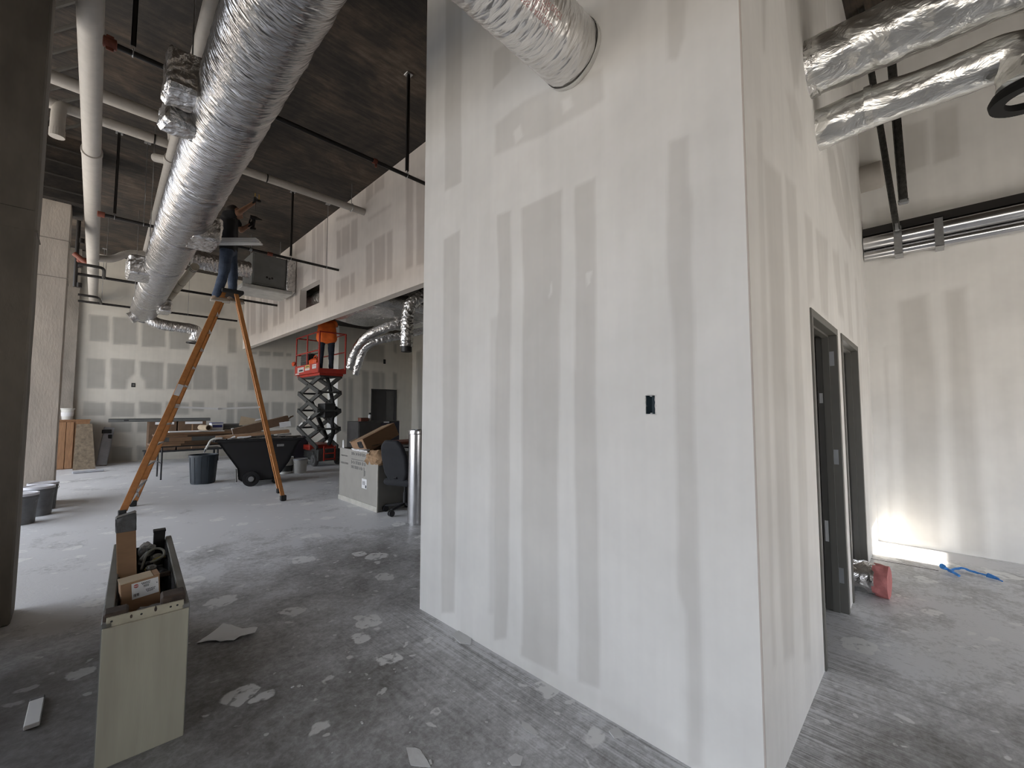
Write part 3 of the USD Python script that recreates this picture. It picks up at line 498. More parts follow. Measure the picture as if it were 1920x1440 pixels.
obj('damper_blade', rot(box((DX-.11, yk-.145, DZ-.29), (DX+.11, yk-.135, DZ-.26)), 25, Y, (DX, yk-.14, DZ-.28)), 'steel_bright', d2)
d1_ = thing('side_duct', 'upper of two foil ducts leaving the doorway wall, fatter with a sagging elbow', 'duct', (3.5, Y1, 3.92))
up_ = [A(x, y, x=3.52) for x, y in ((1580, 102), (1630, 78), (1700, 46), (1800, 2), (1930, -55))]
duct([(3.50, Y1+.05, 3.93), (3.50, Y1-.06, 3.93)]+up_, np.r_[.182], 'foil_smooth', 'duct_body', d1_, .015, 56, .012, 2.0, 9, 21)
obj('wall_collar', tube([(3.50, Y1-.05, 3.93), (3.50, Y1+.005, 3.93)], [.182, .186], 44, False, fn=wr(.006, 4, 20, 3)), 'foil_flex', d1_, smooth=50)
# ducts in the recess behind the soffit
def flex(name, pix, r, label, rim=False):
    pts = [A(x, y, x=xx) for x, y, xx in pix]; t = thing(name, label, 'duct', pts[-1]); duct(pts, r, 'foil_flex', 'duct_body', t, .014, 36, .020, 3, 30, int(pix[0][0]))
    if rim: obj('black_collar', tube([pts[-1]+[0, 0, .02], pts[-1]-[0, 0, .10]], r*.86, 28), 'black_pipe', t)
flex('flexible_duct', ((900, 480, 6.0), (830, 535, 4.9), (795, 552, 4.55), (772, 566, 4.35), (764, 585, 4.3), (763, 620, 4.3), (762, 650, 4.3)), .115, 'foil duct hanging straight down with a black end, beside the big wall', True)
flex('flexible_duct', ((850, 590, 7.6), (795, 597, 6.6), (745, 608, 5.9), (700, 622, 5.45), (680, 638, 5.35), (664, 662, 5.3), (656, 690, 5.3)), .125, 'thick foil flex drooping beside the red lift, behind its platform rail')
flex('flexible_duct', ((850, 603, 7.4), (795, 620, 6.5), (740, 632, 5.8), (700, 640, 5.3), (683, 652, 5.2), (674, 675, 5.15), (667, 701, 5.15)), .095, 'thinner foil flex hanging lowest, open end right of the lift platform')
pl = thing('duct_plenum', 'broad foil-wrapped plenum above the lift, tucked behind the soffit', 'duct', (6.2, 11.0, 3.95))
obj('plenum_body', wob(sub(box((4.75, 9.0, 3.95), (8.2, 11.5, 4.6), .06), .16), .05, 2.4), 'foil_flex', pl, smooth=60)
obj('round_branch', tube(resample([(4.45, 8.7, 4.0), (8.6, 8.5, 4.15)], .04), .16, 28, fn=wr(.014, 3, 14, 5)), 'foil_flex', pl, smooth=50)
obj('hanger_strap', join([box((x, 10.5, 4.55), (x+.03, 10.53, ZC)) for x in (4.7, 8.1)]), 'galvanised', pl)
obj('trim_3', box((XS+.17, YE+.2, 4.75), (XW-.02, YJ-.02, 4.85)), 'ceiling_deck', kind='structure')
# insulated duct seen through the soffit opening
so = thing('opening_duct', 'shiny duct seen through the square hole in the soffit wall', 'duct', (XS+.5, YB-(SH[0]+SH[1])/2, ZS+SH[2]))
cy, cz = YB-(SH[0]+SH[1])/2, ZS+(SH[2]+SH[3])/2
obj('duct_body', tube(resample([(XS+.5, cy-1.0, cz+.1), (XS+.5, cy+1.4, cz+.1)], .05), .22, 30, fn=wr(.02, 3, 14, 8)), 'foil_flex', so, smooth=50)
# ------------------------------------------------------------------ pipes
def pipe_x(name, label, cat, y, z, x0, x1, r, m, parts=(), group=None):
    t = thing(name, label, cat, (x0, y, z), group); obj('run', tube([(x0, y, z), (x1, y, z)], r, 20), m, t, smooth=40)
    for nm, mesh, mm in parts: obj(nm, mesh, mm, t)
    return t
def coup(x, y, z, r, w=.07): return tube([(x-w/2, y, z), (x-w/2+.005, y, z), (x+w/2-.005, y, z), (x+w/2, y, z)], [r, r+.014, r+.014, r], 20)
SP = 'black sprinkler pipe crossing the hall'
yA, zA = 4.82, 4.64
s1 = pipe_x('sprinkler_pipe', 'nearest black sprinkler pipe, red coupling by the white pipe and end at the big wall', 'pipe', yA, zA, .03, 3.9, .024, 'black_pipe')
obj('red_coupling', join([coup(.05, yA, zA, .03, .09), cbox((.05, yA, zA+.05), (.05, .02, .03), .004), cbox((.05, yA, zA-.05), (.05, .02, .03), .004)]), 'rust_red', s1)
obj('outlet', join([rod((A(705, 303, y=yA)[0], yA, zA), (A(705, 303, y=yA)[0], yA, zA-.07), .014), tube([(A(702, 300, y=yA)[0]-.02, yA, zA), (A(702, 300, y=yA)[0]+.03, yA, zA)], .034, 16)]), 'rust_red', s1)
def hanger(p, label, m='black_pipe', w=.035, strut=True):
    t = thing('pipe_hanger', label, 'hanger', (p[0], p[1], ZC))
    if strut: obj('strut', channel((p[0], p[1], p[2]+.06), (p[0], p[1], ZC), w, w, .006, -Y), m, t)
    else: obj('rod', rod((p[0], p[1], p[2]+.03), (p[0], p[1], ZC), .006, 8), 'galvanised', t)
    ph = np.linspace(0, 2*np.pi, 25); obj('clevis', tube(np.stack([0*ph+p[0], p[1]+.032*np.sin(ph), p[2]+.004+.034*np.cos(ph)], 1), .005, 6, False), 'galvanised', t)
    obj('foot_plate', cbox((p[0], p[1], ZC-.01), (.09, .09, .02), .003), 'galvanised', t); return t
hanger((A(763, 325, y=yA)[0], yA, zA), 'black strut hanger on the nearest sprinkler pipe, just left of the big wall')
hanger((A(250, 88, y=yA)[0], yA, zA), 'black strut hanger with a pale foot between white pipe and trunk, at the top edge')
yB_, zB = 9.23, 4.63
s2 = pipe_x('sprinkler_pipe', 'middle black sprinkler pipe behind the man on the ladder', 'pipe', yB_, zB, .08, XS, .026, 'black_pipe')
obj('red_coupling', coup(.11, yB_, zB, .03, .09), 'rust_red', s2); obj('fitting', coup(A(506, 479, y=yB_)[0], yB_, zB, .024, .10), 'rust_red', s2); obj('fitting', coup(A(470, 470, y=yB_)[0], yB_, zB, .022, .05), 'steel_dull', s2)
hanger((A(215, 402, y=yB_)[0], yB_, zB), 'black strut hanger on the middle sprinkler pipe beside the white pipe')
hanger((A(545, 488, y=yB_)[0], yB_, zB), 'black strut hanger on the middle sprinkler pipe by the soffit')
hanger((A(612, 502, y=yB_)[0], yB_, zB), 'thin rod hanger close to the soffit on the middle sprinkler pipe', strut=False)
hanger((A(269, 424, y=yB_)[0], yB_, zB), 'thin rod hanger left of the trunk on the middle sprinkler pipe', strut=False)
yC, zC_ = 13.4, 4.56
s3 = pipe_x('sprinkler_pipe', 'third black sprinkler pipe, passing behind the ladder top to the soffit', 'pipe', yC, zC_, -.15, XS, .03, 'black_pipe')
hanger((A(198, 517, y=yC)[0], yC, zC_), 'thin rod hanger left of the trunk on the third sprinkler pipe', strut=False)
obj('elbow_loop', tube(curve([(-.15, yC-.95, zC_), (.08, yC-.95, zC_), (.20, yC-.95, zC_), (.25, yC-.8, zC_), (.26, yC, zC_)], .04), .03, 12), 'black_pipe', s3)
yD = 16.3; zD = 4.48
s4 = pipe_x('sprinkler_pipe', 'farthest black sprinkler pipe along the back wall', 'pipe', yD, zD, -.15, 3.55, .03, 'black_pipe')
obj('elbow_loop', tube(curve([(-.15, yD-.9, zD), (.1, yD-.9, zD), (.24, yD-.85, zD), (.3, yD, zD)], .04), .03, 12), 'black_pipe', s4)
hanger((A(190, 574, y=yD)[0], yD, zD), 'thin rod hanger left of the trunk on the farthest sprinkler pipe', strut=False)
hanger((A(352, 596, y=yD)[0], yD, zD), 'thin rod hanger right of the trunk on the farthest sprinkler pipe', strut=False)
rp = A(150, 500, y=13.3)
rs = thing('riser_pipe', 'black vertical riser pipe behind the second column', 'pipe', (rp[0], 13.3, 3.6)); obj('run', tube([(rp[0]-.06, 13.35, 4.25), (rp[0]-.06, 13.35, ZC)], .035, 14), 'black_pipe', rs)
obj('valve', join([cbox((rp[0]+.05, 13.3, 4.85), (.22, .16, .12), .03), rod((rp[0]-.1, 13.2, 4.95), (rp[0]+.12, 13.15, 4.75), .05)]), 'rust_red', rs); obj('coupling', join([tube([(rp[0], 13.35, z-.05), (rp[0], 13.35, z+.05)], .05, 14) for z in (4.3, 4.75, 5.3)]), 'black_pipe', rs)
# white pipes
w0, w1 = A(168, -160, z=4.92), A(175, 562, y=YB-.01)
wp = thing('drain_pipe', 'long white insulated pipe overhead left of the trunk, running to the back wall', 'pipe', w1)
wd = (w1-w0)/np.linalg.norm(w1-w0); wc = A(168, 283, z=4.86)
kk = (wc-w0) @ wd; L = np.linalg.norm(w1-w0)
obj('run', tube([w0, w0+wd*(kk-.05)], .088, 28), 'pipe_white', wp, smooth=40); obj('coupling', tube([w0+wd*(kk-.05), w0+wd*(kk-.045), w0+wd*(kk+.03)], [.088, .104, .104], 28), 'pipe_white', wp, smooth=40); obj('run', tube([w0+wd*(kk+.0), w1], .098, 28), 'pipe_white', wp, smooth=40)
obj('drop', tube(curve([w0+wd*(kk+5), w0+wd*(kk+5)+[.3, .1, .05], w0+wd*(kk+5)+[.55, .15, .3], w0+wd*(kk+5)+[.9, .2, .35], w0+wd*(kk+5)+[1.25, .2, .6]], .05), .075, 18), 'pipe_white', wp, smooth=40)
yP = 8.06
wpx = pipe_x('drain_pipe', 'white pipe crossing under the ceiling to a hanger at the soffit', 'pipe', yP, 5.56, -.75, XS, .068, 'pipe_white')
obj('elbow_drop', tube(curve([(-.30, yP, 5.56), (-.33, yP-.02, 5.56), (-.36, yP-.03, 5.5), (-.36, yP-.03, 5.18)], .03), .072, 18), 'pipe_white', wpx, smooth=40); obj('drop_end', tube([(-.36, yP-.03, 5.22), (-.36, yP-.03, 5.12)], .077, 18), 'pipe_white', wpx)
for xk in (A(290, 258, y=yP)[0], A(500, 340, y=yP)[0]): obj('joint', tube([(xk-.01, yP, 5.56), (xk+.01, yP, 5.56)], .071, 20), 'black_pipe', wpx)
xh = A(659, 385, y=yP)[0]; ph = np.linspace(0, 2*np.pi, 25)
hg = thing('pipe_hanger', 'ring hanger on the white pipe at the soffit', 'hanger', (xh, yP, ZC)); obj('ring', tube(np.stack([0*ph+xh, yP+.078*np.sin(ph), 5.56+.078*np.cos(ph)], 1), .007, 6, False), 'galvanised', hg); obj('rod', rod((xh, yP, 5.64), (xh, yP, ZC), .006, 8), 'galvanised', hg)
yQ = 7.4
wq = pipe_x('drain_pipe', 'upper white pipe crossing left of the trunk, bent down at its end', 'pipe', yQ, 5.56, -.75, .60, .078, 'pipe_white')
obj('elbow_drop', tube(curve([(.58, yQ, 5.56), (.70, yQ, 5.56), (.76, yQ, 5.5), (.78, yQ, 5.3)], .03), .078, 18), 'pipe_white', wq, smooth=40)
a0, a1 = A(405, -30, z=5.2), A(272, 478, z=5.2)
w2 = thing('drain_pipe', 'slim white pipe hugging the left side of the trunk', 'pipe', a0); obj('run', tube([a0, a1], .058, 20), 'pipe_white', w2, smooth=40)
ad = (a1-a0)/np.linalg.norm(a1-a0); mm_ = A(313, 300, z=5.2); kq = (mm_-a0) @ ad; obj('coupling', tube([a0+ad*(kq-.1), a0+ad*(kq+.1)], .075, 20), 'pipe_white', w2); obj('wye', tube([a0+ad*kq, a0+ad*(kq+.18)+[-.16, 0, .06]], .06, 16), 'pipe_white', w2)
a0, a1 = A(366, 500, z=4.45), A(316, 561, z=4.45); ad = (a1-a0)/np.linalg.norm(a1-a0)
w3 = thing('drain_pipe', 'cream pipe stub with dark bands beside the far end of the trunk', 'pipe', a0); obj('run', tube([a0, a1], .075, 20), 'pipe_cream', w3, smooth=40)
for q in (.06, .16, 1.55, 2.4): obj('band', tube([a0+ad*q, a0+ad*(q+.025)], .078, 20), 'black_pipe', w3)
# conduits over the right-hand room: bright duct along the far wall and two hanging struts
g0, g1 = A(1616, 457, x=XR-.16), A(1921, 392, x=XR-.16); gz = (g0[2]+g1[2])/2
gd = thing('galvanised_duct', 'shiny galvanised round duct along the far right wall', 'duct', (XR-.16, -1, gz)); yy0 = Y1-.01
obj('run', tube([(XR-.10, yy0, gz), (XR-.10, -3.9, gz)], .082, 32), 'steel_bright', gd, smooth=40); obj('lower_run', tube([(XR-.08, yy0, gz-.145), (XR-.08, -3.9, gz-.145)], .06, 28), 'steel_bright', gd, smooth=40)
for px, py in ((1683, 440), (1760, 424)):
    yk2 = A(px, py, x=XR-.2)[1]; obj('strap', join([box((XR-.215, yk2-.035, gz-.22), (XR-.205, yk2+.035, gz+.1)), box((XR-.215, yk2-.035, gz+.09), (XR-.003, yk2+.035, gz+.1)), box((XR-.215, yk2-.035, gz-.225), (XR-.003, yk2+.035, gz-.215))]), 'galvanised', gd)
obj('dark_channel', box((XR-.10, -3.9, gz+.10), (XR-.01, yy0, gz+.19)), 'black_pipe', gd)  # black strip along the wall above the duct
plain('strut_grey', (.10, .098, .09), .5, .5, var=.3, scale=30)
h0, h1 = A(1650, 235, x=6.2), A(1682, 432, x=6.42)
t = thing('hanging_strut', 'long grey strut hanging down to the galvanised duct on the far right wall', 'strut', h1); obj('strut', channel(h1+(h0-h1)*((ZC-.005-h1[2])/(h0[2]-h1[2])), h1, .06, .05, .008, X), 'strut_grey', t); obj('bolt', cbox(h1+[0, 0, .04], (.05, .05, .09), .01), 'steel_dull', t)
h0, h1 = A(1681, 225, x=5.6), A(1694, 378, x=5.6)
t = thing('hanging_strut', 'shorter speckled strut with a free lower end, under the foil ducts at right', 'strut', h1); obj('strut', channel(h1+(h0-h1)*((ZC-.005-h1[2])/(h0[2]-h1[2])), h1, .07, .05, .008, X), 'strut_grey', t); obj('end_clip', cbox(h1, (.05, .08, .05), .01), 'steel_dull', t)
c = A(1612, 322, y=Y1-.02); pc = thing('wall_sleeve', 'white rounded sleeve end sticking out near the top of the doorway wall', 'pipe', c)
obj('sleeve', tube([(c[0]+.3, Y1+.05, c[2]), (c[0]+.3, Y1-.2, c[2]), (c[0]+.3, Y1-.23, c[2])], [.18, .18, .15], 28), 'pipe_white', pc, smooth=40)
# ------------------------------------------------------------------ step ladder
plain('fibreglass_orange', (.50, .205, .055), .45, var=.10, scale=14, c2=(.36, .14, .04)); plain('channel_white', (.66, .65, .63), .45, var=.04); plain('rubber_black', (.02, .02, .02), .8); plain('alu', (.62, .62, .61), .35, .9, var=.1); plain('tread_red', (.16, .05, .03), .6); plain('sticker', (.70, .68, .66), .5)
F = {k: A(*p, z=0) for k, p in dict(fl=(226, 969), fr=(251, 948), rl=(532, 939), rr=(522, 921)).items()}
wV, uV = np.array([.218, .976, 0]), np.array([.976, -.218, 0]); F['fr'] = F['fl']+wV*.78; F['rr'] = F['rl']+wV*.78
TZ = 3.44; top = A(427, 552, z=TZ); cy_ = (F['fl'][1]+F['fr'][1]+F['rl'][1]+F['rr'][1])/4
tc = np.array([top[0]+.06, cy_-.12, TZ]); tc = A(431, 553, y=cy_-.12); TZ = tc[2]
T = dict(fl=tc-.09*uV-.17*wV, fr=tc-.09*uV+.17*wV, rl=tc+.09*uV-.16*wV, rr=tc+.09*uV+.16*wV)
lad = thing('step_ladder', 'tall orange fibreglass step ladder standing open in the hall, man in jeans on top', 'ladder', (tc[0], tc[1], 0))
def lerp(k, s): return F[k]+(T[k]-F[k])*s
for k, w in (('fl', .085), ('fr', .085), ('rl', .06), ('rr', .06)):
    sgn = 1 if k[0] == 'f' else -1; r_ = obj('rail', channel(lerp(k, .025), lerp(k, 1), .03, w, .012, X*sgn) if k[0] == 'f' else bar(lerp(k, .025), lerp(k, 1), .035, w, X*sgn, .004), 'fibreglass_orange', lad)
    obj('rubber_foot', cbox(lerp(k, .013)+[0, 0, .005], (.09, .075, .09), .01), 'rubber_black', r_)
    if k == 'fl':
        c = lerp(k, .53); d = (T[k]-F[k])/np.linalg.norm(T[k]-F[k]); obj('label', bar(c-d*.09+[0, -.017, 0], c+d*.09+[0, -.017, 0], .004, .075, X), 'sticker', r_)
for i in range(1, 11):
    s = .03+.087*i; obj('step', bar(lerp('fl', s)+[.01, .01, 0], lerp('fr', s)+[.01, -.01, 0], .08, .025, Z, .004), 'alu', lad)
for i in range(1, 6):
    s = .05+.16*i; obj('rear_brace', bar(lerp('rl', s), lerp('rr', s), .02, .03, Z), 'alu', lad)
obj('top_cap', box(tc+[-.16, -.22, -.01], tc+[.16, .22, .055], .012), 'rubber_black', lad)
zs_ = .455
for a, b in (('fl', 'rl'), ('fr', 'rr')):
    p, q = lerp(a, zs_)+[.04, .02, 0], lerp(b, zs_)-[.03, -.02, 0]; mid = (p+q)/2-[.0, 0, .03]
    obj('spreader', join([bar(p, mid, .006, .03, Z), bar(mid, q, .006, .03, Z), rod(mid-[0, .02, 0], mid+[0, .02, 0], .018)]), 'channel_white', lad)
for k in ('fl', 'fr'):
    obj('foot_brace', bar(lerp(k, .04)+[.03, 0, 0], lerp('fl' if k == 'fr' else 'fr', .117)+[.03, 0, 0], .006, .025, X), 'alu', lad)

# ------------------------------------------------------------------ people
plain('skin', (.36, .19, .12), .5, var=.08, scale=20); plain('denim', (.065, .088, .135), .85, var=.25, scale=9, c2=(.03, .045, .08), bump=.3, bscale=50); plain('denim_dark', (.022, .03, .048), .85, var=.25, scale=9, bump=.3, bscale=50)
plain('tee_black', (.014, .014, .016), .9, var=.1); plain('hivis', (.85, .16, .02), .75, var=.1, scale=10, bump=.3, bscale=14); plain('glove_black', (.012, .012, .012), .7); plain('hair_dark', (.02, .014, .01), .7); plain('boot_tan', (.33, .25, .18), .7, var=.2); plain('boot_sole', (.52, .48, .42), .7); plain('eye_white', (.7, .7, .68), .3); plain('boot_dark', (.03, .028, .027), .7)
def limb(p, q, a, b): return hull(sph(p, a, 20), sph(q, b, 20))
def hand(p, d, nrm, curl=.6, s=1., side=1):
    """palm and five bent fingers at wrist p; d along the hand, nrm out of the palm"""
    d, sd_, u = frame_of(d, nrm); sd_ = sd_*side; ps_ = []
    pc = lambda a, b, c: p+(d*a+sd_*b+u*c)*s
    ps_.append(hull(*[sph(pc(a, b, 0), .013*s, 12) for a, b in ((0, -.022), (0, .022), (.09, -.036), (.09, .036))]))
    for b, L in ((-.033, .065), (-.011, .078), (.011, .074), (.033, .058)):
        a0 = pc(.085, b, 0); ang = curl*.7; q = a0+(d*math.cos(ang)+u*math.sin(ang))*L*.45*s; ang += curl*.9; q2 = q+(d*math.cos(ang)+u*math.sin(ang))*L*.32*s; ang += curl*.7; q3 = q2+(d*math.cos(ang)+u*math.sin(ang))*L*.25*s
        for m, n_, r1, r2 in ((a0, q, .0095, .009), (q, q2, .009, .0085), (q2, q3, .0085, .007)): ps_.append(limb(m, n_, r1*s, r2*s))
    t0 = pc(.025, .03, .005); t1 = pc(.05, .06, .018); t2 = pc(.078, .066, .034); ps_ += [limb(t0, t1, .013*s, .011*s), limb(t1, t2, .011*s, .0085*s)]
    return blob(ps_, .006, 6)
def head_parts(c, face, up):
    """skull, jaw, nose, ears, neck joint; c centre, face direction"""
    f, s, u = frame_of(face, up); q = lambda a, b, h: c+f*a+s*b+u*h
    return [hull(sph(q(-.02, 0, .03), .088, 24), sph(q(.02, 0, .02), .08, 24)), hull(sph(q(.035, 0, -.02), .062, 20), sph(q(.05, 0, -.085), .034, 16), sph(q(.0, 0, -.06), .05, 16)),
            hull(sph(q(.092, 0, .012), .008, 10), sph(q(.108, 0, -.022), .013, 10), sph(q(.09, 0, -.026), .014, 10)), limb(q(.088, -.018, -.055), q(.088, .018, -.055), .008, .008)] + [hull(sph(q(-.005, k*.083, .015), .018, 10), sph(q(-.012, k*.086, -.012), .012, 10)) for k in (-1, 1)], q
def person(label, J, face, hup, shirt, jeans, boots, glove, loc, chest_r=.115, wr_=.112):
    t = thing('person', label, 'person', loc); neck = J['neck']; hc = J['head']; hp, q = head_parts(hc, face, hup)
    b = hp+[limb(neck, hc-q(0, 0, 0)*0+(q(-.01, 0, -.05)-hc), .056, .055)]
    b += [limb(J['chest'], neck, .1, .055)]
    for s_ in 'rl':
        b += [limb(J['chest'], J['sh'+s_], .09, .058), limb(J['sh'+s_], J['el'+s_], .055, .044), limb(J['el'+s_], J['wr'+s_], .045, .030), limb(J['wr'+s_], J['wr'+s_]+(J['wr'+s_]-J['el'+s_])*.12, .03, .028)]
        b += [limb(J['hip'+s_], J['kn'+s_], .078, .054), limb(J['kn'+s_], J['an'+s_], .052, .038), limb(J['pel'], J['hip'+s_], .1, .08)]
    b += [limb(J['pel'], J['chest'], .105, .10)]
    obj('body', blob(b, .022, 10), 'skin', t, smooth=True)
    sh = [hull(*[sph(J['pel']+(J['hip'+k]-J['pel'])*.9+[0, 0, .05], wr_, 22) for k in 'rl'], *[sph(J['chest']+(J['sh'+k]-J['chest'])*.45-[0, 0, .04], chest_r, 22) for k in 'rl']), hull(*[sph(J['sh'+k], .07, 20) for k in 'rl'], sph(J['chest'], .105, 20))]
    for k in 'rl': sh.append(limb(J['sh'+k], J['sh'+k]*.42+J['el'+k]*.58, .072, .066))
    sv, sf = blob(sh, .03, 14); obj('shirt', wob((sv, sf), .009, 7, 3), shirt, t, smooth=True)
    jn = [hull(sph(J['pel']+[0, 0, .03], .118, 22), *[sph(J['hip'+k], .105, 22) for k in 'rl'])]
    for k in 'rl': jn += [limb(J['hip'+k], J['kn'+k], .098, .074), limb(J['kn'+k], J['an'+k]+[0, 0, .02], .074, .060)]
    jv, jf = blob(jn, .03, 10); obj('jeans', wob((jv, jf), .012, 9, 8), jeans, t, smooth=True)
    for k in 'rl':
        a = J['an'+k]; d = J['to'+k]-a; d = np.array([d[0], d[1], 0]); d /= np.linalg.norm(d); g = J['to'+k][2]
        bt = obj('boot', blob([hull(sph(a+[0, 0, .02], .05), sph(a-d*.02+[0, 0, g-a[2]+.055], .046)), hull(sph(a-d*.035+[0, 0, g-a[2]+.05], .044), sph(a+d*.15+[0, 0, g-a[2]+.042], .040))], .02, 6), boots[0], t, smooth=True)
        w_ = np.cross(Z, d); obj('sole', bar(a-d*.085+[0, 0, g-a[2]+.016], a+d*.19+[0, 0, g-a[2]+.016], .088, .03, Z, .01), boots[1], bt)
    for k in 'rl':
        hd = J['wr'+k]-J['el'+k]; obj('glove', hand(J['wr'+k], hd, J.get('pn'+k, -Y), .75, 1.08, 1 if k == 'r' else -1), glove, t, smooth=True)
    f, s, u = frame_of(face, hup)
    obj('hair', blob([hull(sph(q(-.03, 0, .045), .092, 24), sph(q(.0, 0, .05), .088, 24)).subtract if False else hull(sph(q(-.035, 0, .045), .090, 24), sph(q(.01, 0, .062), .075, 24), sph(q(-.06, 0, -.02), .055, 18))], .025, 4), 'hair_dark', t, smooth=True)
    for k in (-1, 1): obj('eye', arr(sph(q(.086, k*.032, .012), .011, 12)), 'eye_white', t, smooth=True)
    return t
S = lambda px, py, dy=0.: A(px, py, y=tc[1]-.02+dy)
fz = lerp('fl', .03+.087*10)[2]+.0125
J1 = dict(pel=S(428, 466), hipr=S(425, 472, -.10), hipl=S(432, 472, .10), knr=S(419, 514, -.13), knl=S(437, 516, .12), anr=S(406, 556, -.10), anl=S(435, 558, .12), chest=S(429, 414), neck=S(433, 398), head=S(441, 399.5, .03),
          shr=S(425, 403, -.16), shl=S(436, 404, .15), elr=S(446, 400, -.26), wrr=S(473, 382, -.2), ell=S(452, 432, .22), wrl=S(466, 423, .12), pnr=-X, pnl=-X)
J1['tor'] = J1['anr']+[.15, -.02, -.085]; J1['tol'] = J1['anl']+[.15, .02, -.085]
p1 = person('man in dark t-shirt and jeans on the ladder top, reaching up', J1, X*.8+Z*.6+Y*.1, Z*.8-X*.6, 'tee_black', 'denim', ('boot_tan', 'boot_sole'), 'glove_black', (J1['anr'][0], J1['anr'][1], J1['tor'][2]))
hd = J1['wrr']+(J1['wrr']-J1['elr'])/np.linalg.norm(J1['wrr']-J1['elr'])*.12
an = thing('ceiling_anchor', 'small brass fitting held up by the man on the ladder', 'fitting', hd); plain('brass', (.60, .42, .16), .3, .9)
obj('prong', rod(hd+[-.03, 0, -.02], hd+[-.03, 0, .12], .010), 'brass', an); obj('prong', rod(hd+[.03, 0, -.02], hd+[.03, 0, .12], .010), 'brass', an); obj('bracket', cbox(hd+[0, 0, .0], (.12, .05, .04), .01), 'black_pipe', an)
hd = J1['wrl']+(J1['wrl']-J1['ell'])/np.linalg.norm(J1['wrl']-J1['ell'])*.1
dr = thing('cordless_driver', 'dark cordless driver in the lower hand of the man on the ladder', 'tool', hd); obj('grip', bar(hd-[0, 0, .09], hd+[.02, 0, .06], .035, .04, X, .01), 'glove_black', dr); obj('barrel', tube([hd+[-.05, 0, .09], hd+[.04, 0, .09], hd+[.09, 0, .09], hd+[.14, 0, .09]], [.032, .034, .02, .008], 16), 'black_pipe', dr); obj('battery', cbox(hd-[0, 0, .11], (.08, .06, .04), .008), 'rubber_black', dr)
# white channels lying on the sprinkler pipe
zW = 4.22; b0_, b1__ = A(398, 458, z=zW), A(489, 458, z=zW)
for i in range(3):
    z = zW+.031*i; e0, e1 = b0_*1., b1__*1.; e0[2] = e1[2] = z+.014; dn = (e1-e0)/np.linalg.norm(e1-e0); e1 = e1-dn*.03*i
    t = thing('metal_channel', 'white metal channel, %s of three stacked by the waist of the ladder man' % ('lowest', 'middle', 'topmost')[i], 'channel', e1, 'white channels by the man')
    obj('profile', channel(e0, e1, .10, .028, .005, Z), 'channel_white', t); obj('end_cap', bar(e1, e1+dn*.003, .10, .026, Z), 'alu', t)

# ------------------------------------------------------------------ scissor lift
plain('lift_red', (.42, .035, .02), .45, var=.12, scale=5); plain('lift_grey', (.075, .076, .072), .5, .3, var=.2, scale=8); plain('tyre_grey', (.13, .13, .128), .8); plain('decal_yellow', (.55, .42, .12), .5); plain('decal_black', (.02, .02, .02), .5); plain('decal_red', (.5, .12, .1), .5); plain('orange_plastic', (.75, .10, .02), .5)
lx, ly, lw, ll = 4.52, 11.85, .76, 1.78; PZ = 2.56
lift = thing('scissor_lift', 'red scissor lift raised under the soffit with a man on its platform', 'lift', (lx+lw/2, ly+ll/2, 0))
ch = obj('chassis', join([box((lx+.06, ly+.05, .14), (lx+lw-.06, ly+ll-.05, .46), .02), box((lx+.02, ly+.3, .2), (lx+lw-.02, ly+ll-.3, .40), .02)]), 'lift_grey', lift)
obj('red_cover', box((lx+.0, ly+.5, .42), (lx+lw, ly+ll-.3, .56), .015), 'lift_red', ch); obj('entry_ladder', join([bar((lx+.2+k*.3, ly-.02, .15), (lx+.2+k*.3, ly-.02, .55), .03, .03, Y) for k in (0, 1)]+[bar((lx+.2, ly-.02, z), (lx+.5, ly-.02, z), .03, .03) for z in (.2, .35, .5)]), 'lift_red', ch)
for sx in (0, 1):
    for sy in (.26, ll-.26):
        x = lx+sx*(lw-.12); wv, wf = lathe([(0, 0), (.07, 0), (.07, .015), (.15, .005), (.165, .03), (.165, .09), (.15, .115), (.07, .105), (.07, .12), (0, .12)], 32)
        obj('wheel', move(rot((wv, wf), 90, Y), (x, ly+sy, .165)), 'tyre_grey', lift, smooth=40)
ya_, yb_ = ly+.12, ly+ll-.12; lev = [.50, 1.01, 1.52, 2.03, 2.50]
for si, x in enumerate((lx+.10, lx+lw-.10)):
    for i in range(4):
        z0, z1 = lev[i], lev[i+1]
        obj('scissor_arm', bar((x-.03, ya_, z0), (x-.03, yb_, z1), .05, .12, Z, .006), 'lift_grey', lift); a = obj('scissor_arm', bar((x+.03, yb_, z0), (x+.03, ya_, z1), .05, .12, Z, .006), 'lift_grey', lift)
        if si == 0 and i == 1:
            for u0, u1 in ((.12, .30), (.42, .66)): obj('decal', bar(np.array((x-.056+.06-.0, yb_, z0))*(1-u0)+np.array((x-.056+.06, ya_, z1))*u0-[.0605-.03+.025, 0, 0], np.array((x+.004, yb_, z0))*(1-u1)+np.array((x+.004, ya_, z1))*u1-[.0555, 0, 0], .004, .05, Z), 'sticker', a)
        obj('pivot_pin', rod((x-.07, (ya_+yb_)/2, (z0+z1)/2), (x+.07, (ya_+yb_)/2, (z0+z1)/2), .028), 'black_pipe', lift)
for z in lev[1:-1]:
    for y in (ya_, yb_): obj('cross_tube', rod((lx+.06, y, z), (lx+lw-.06, y, z), .028, 14), 'lift_grey', lift)
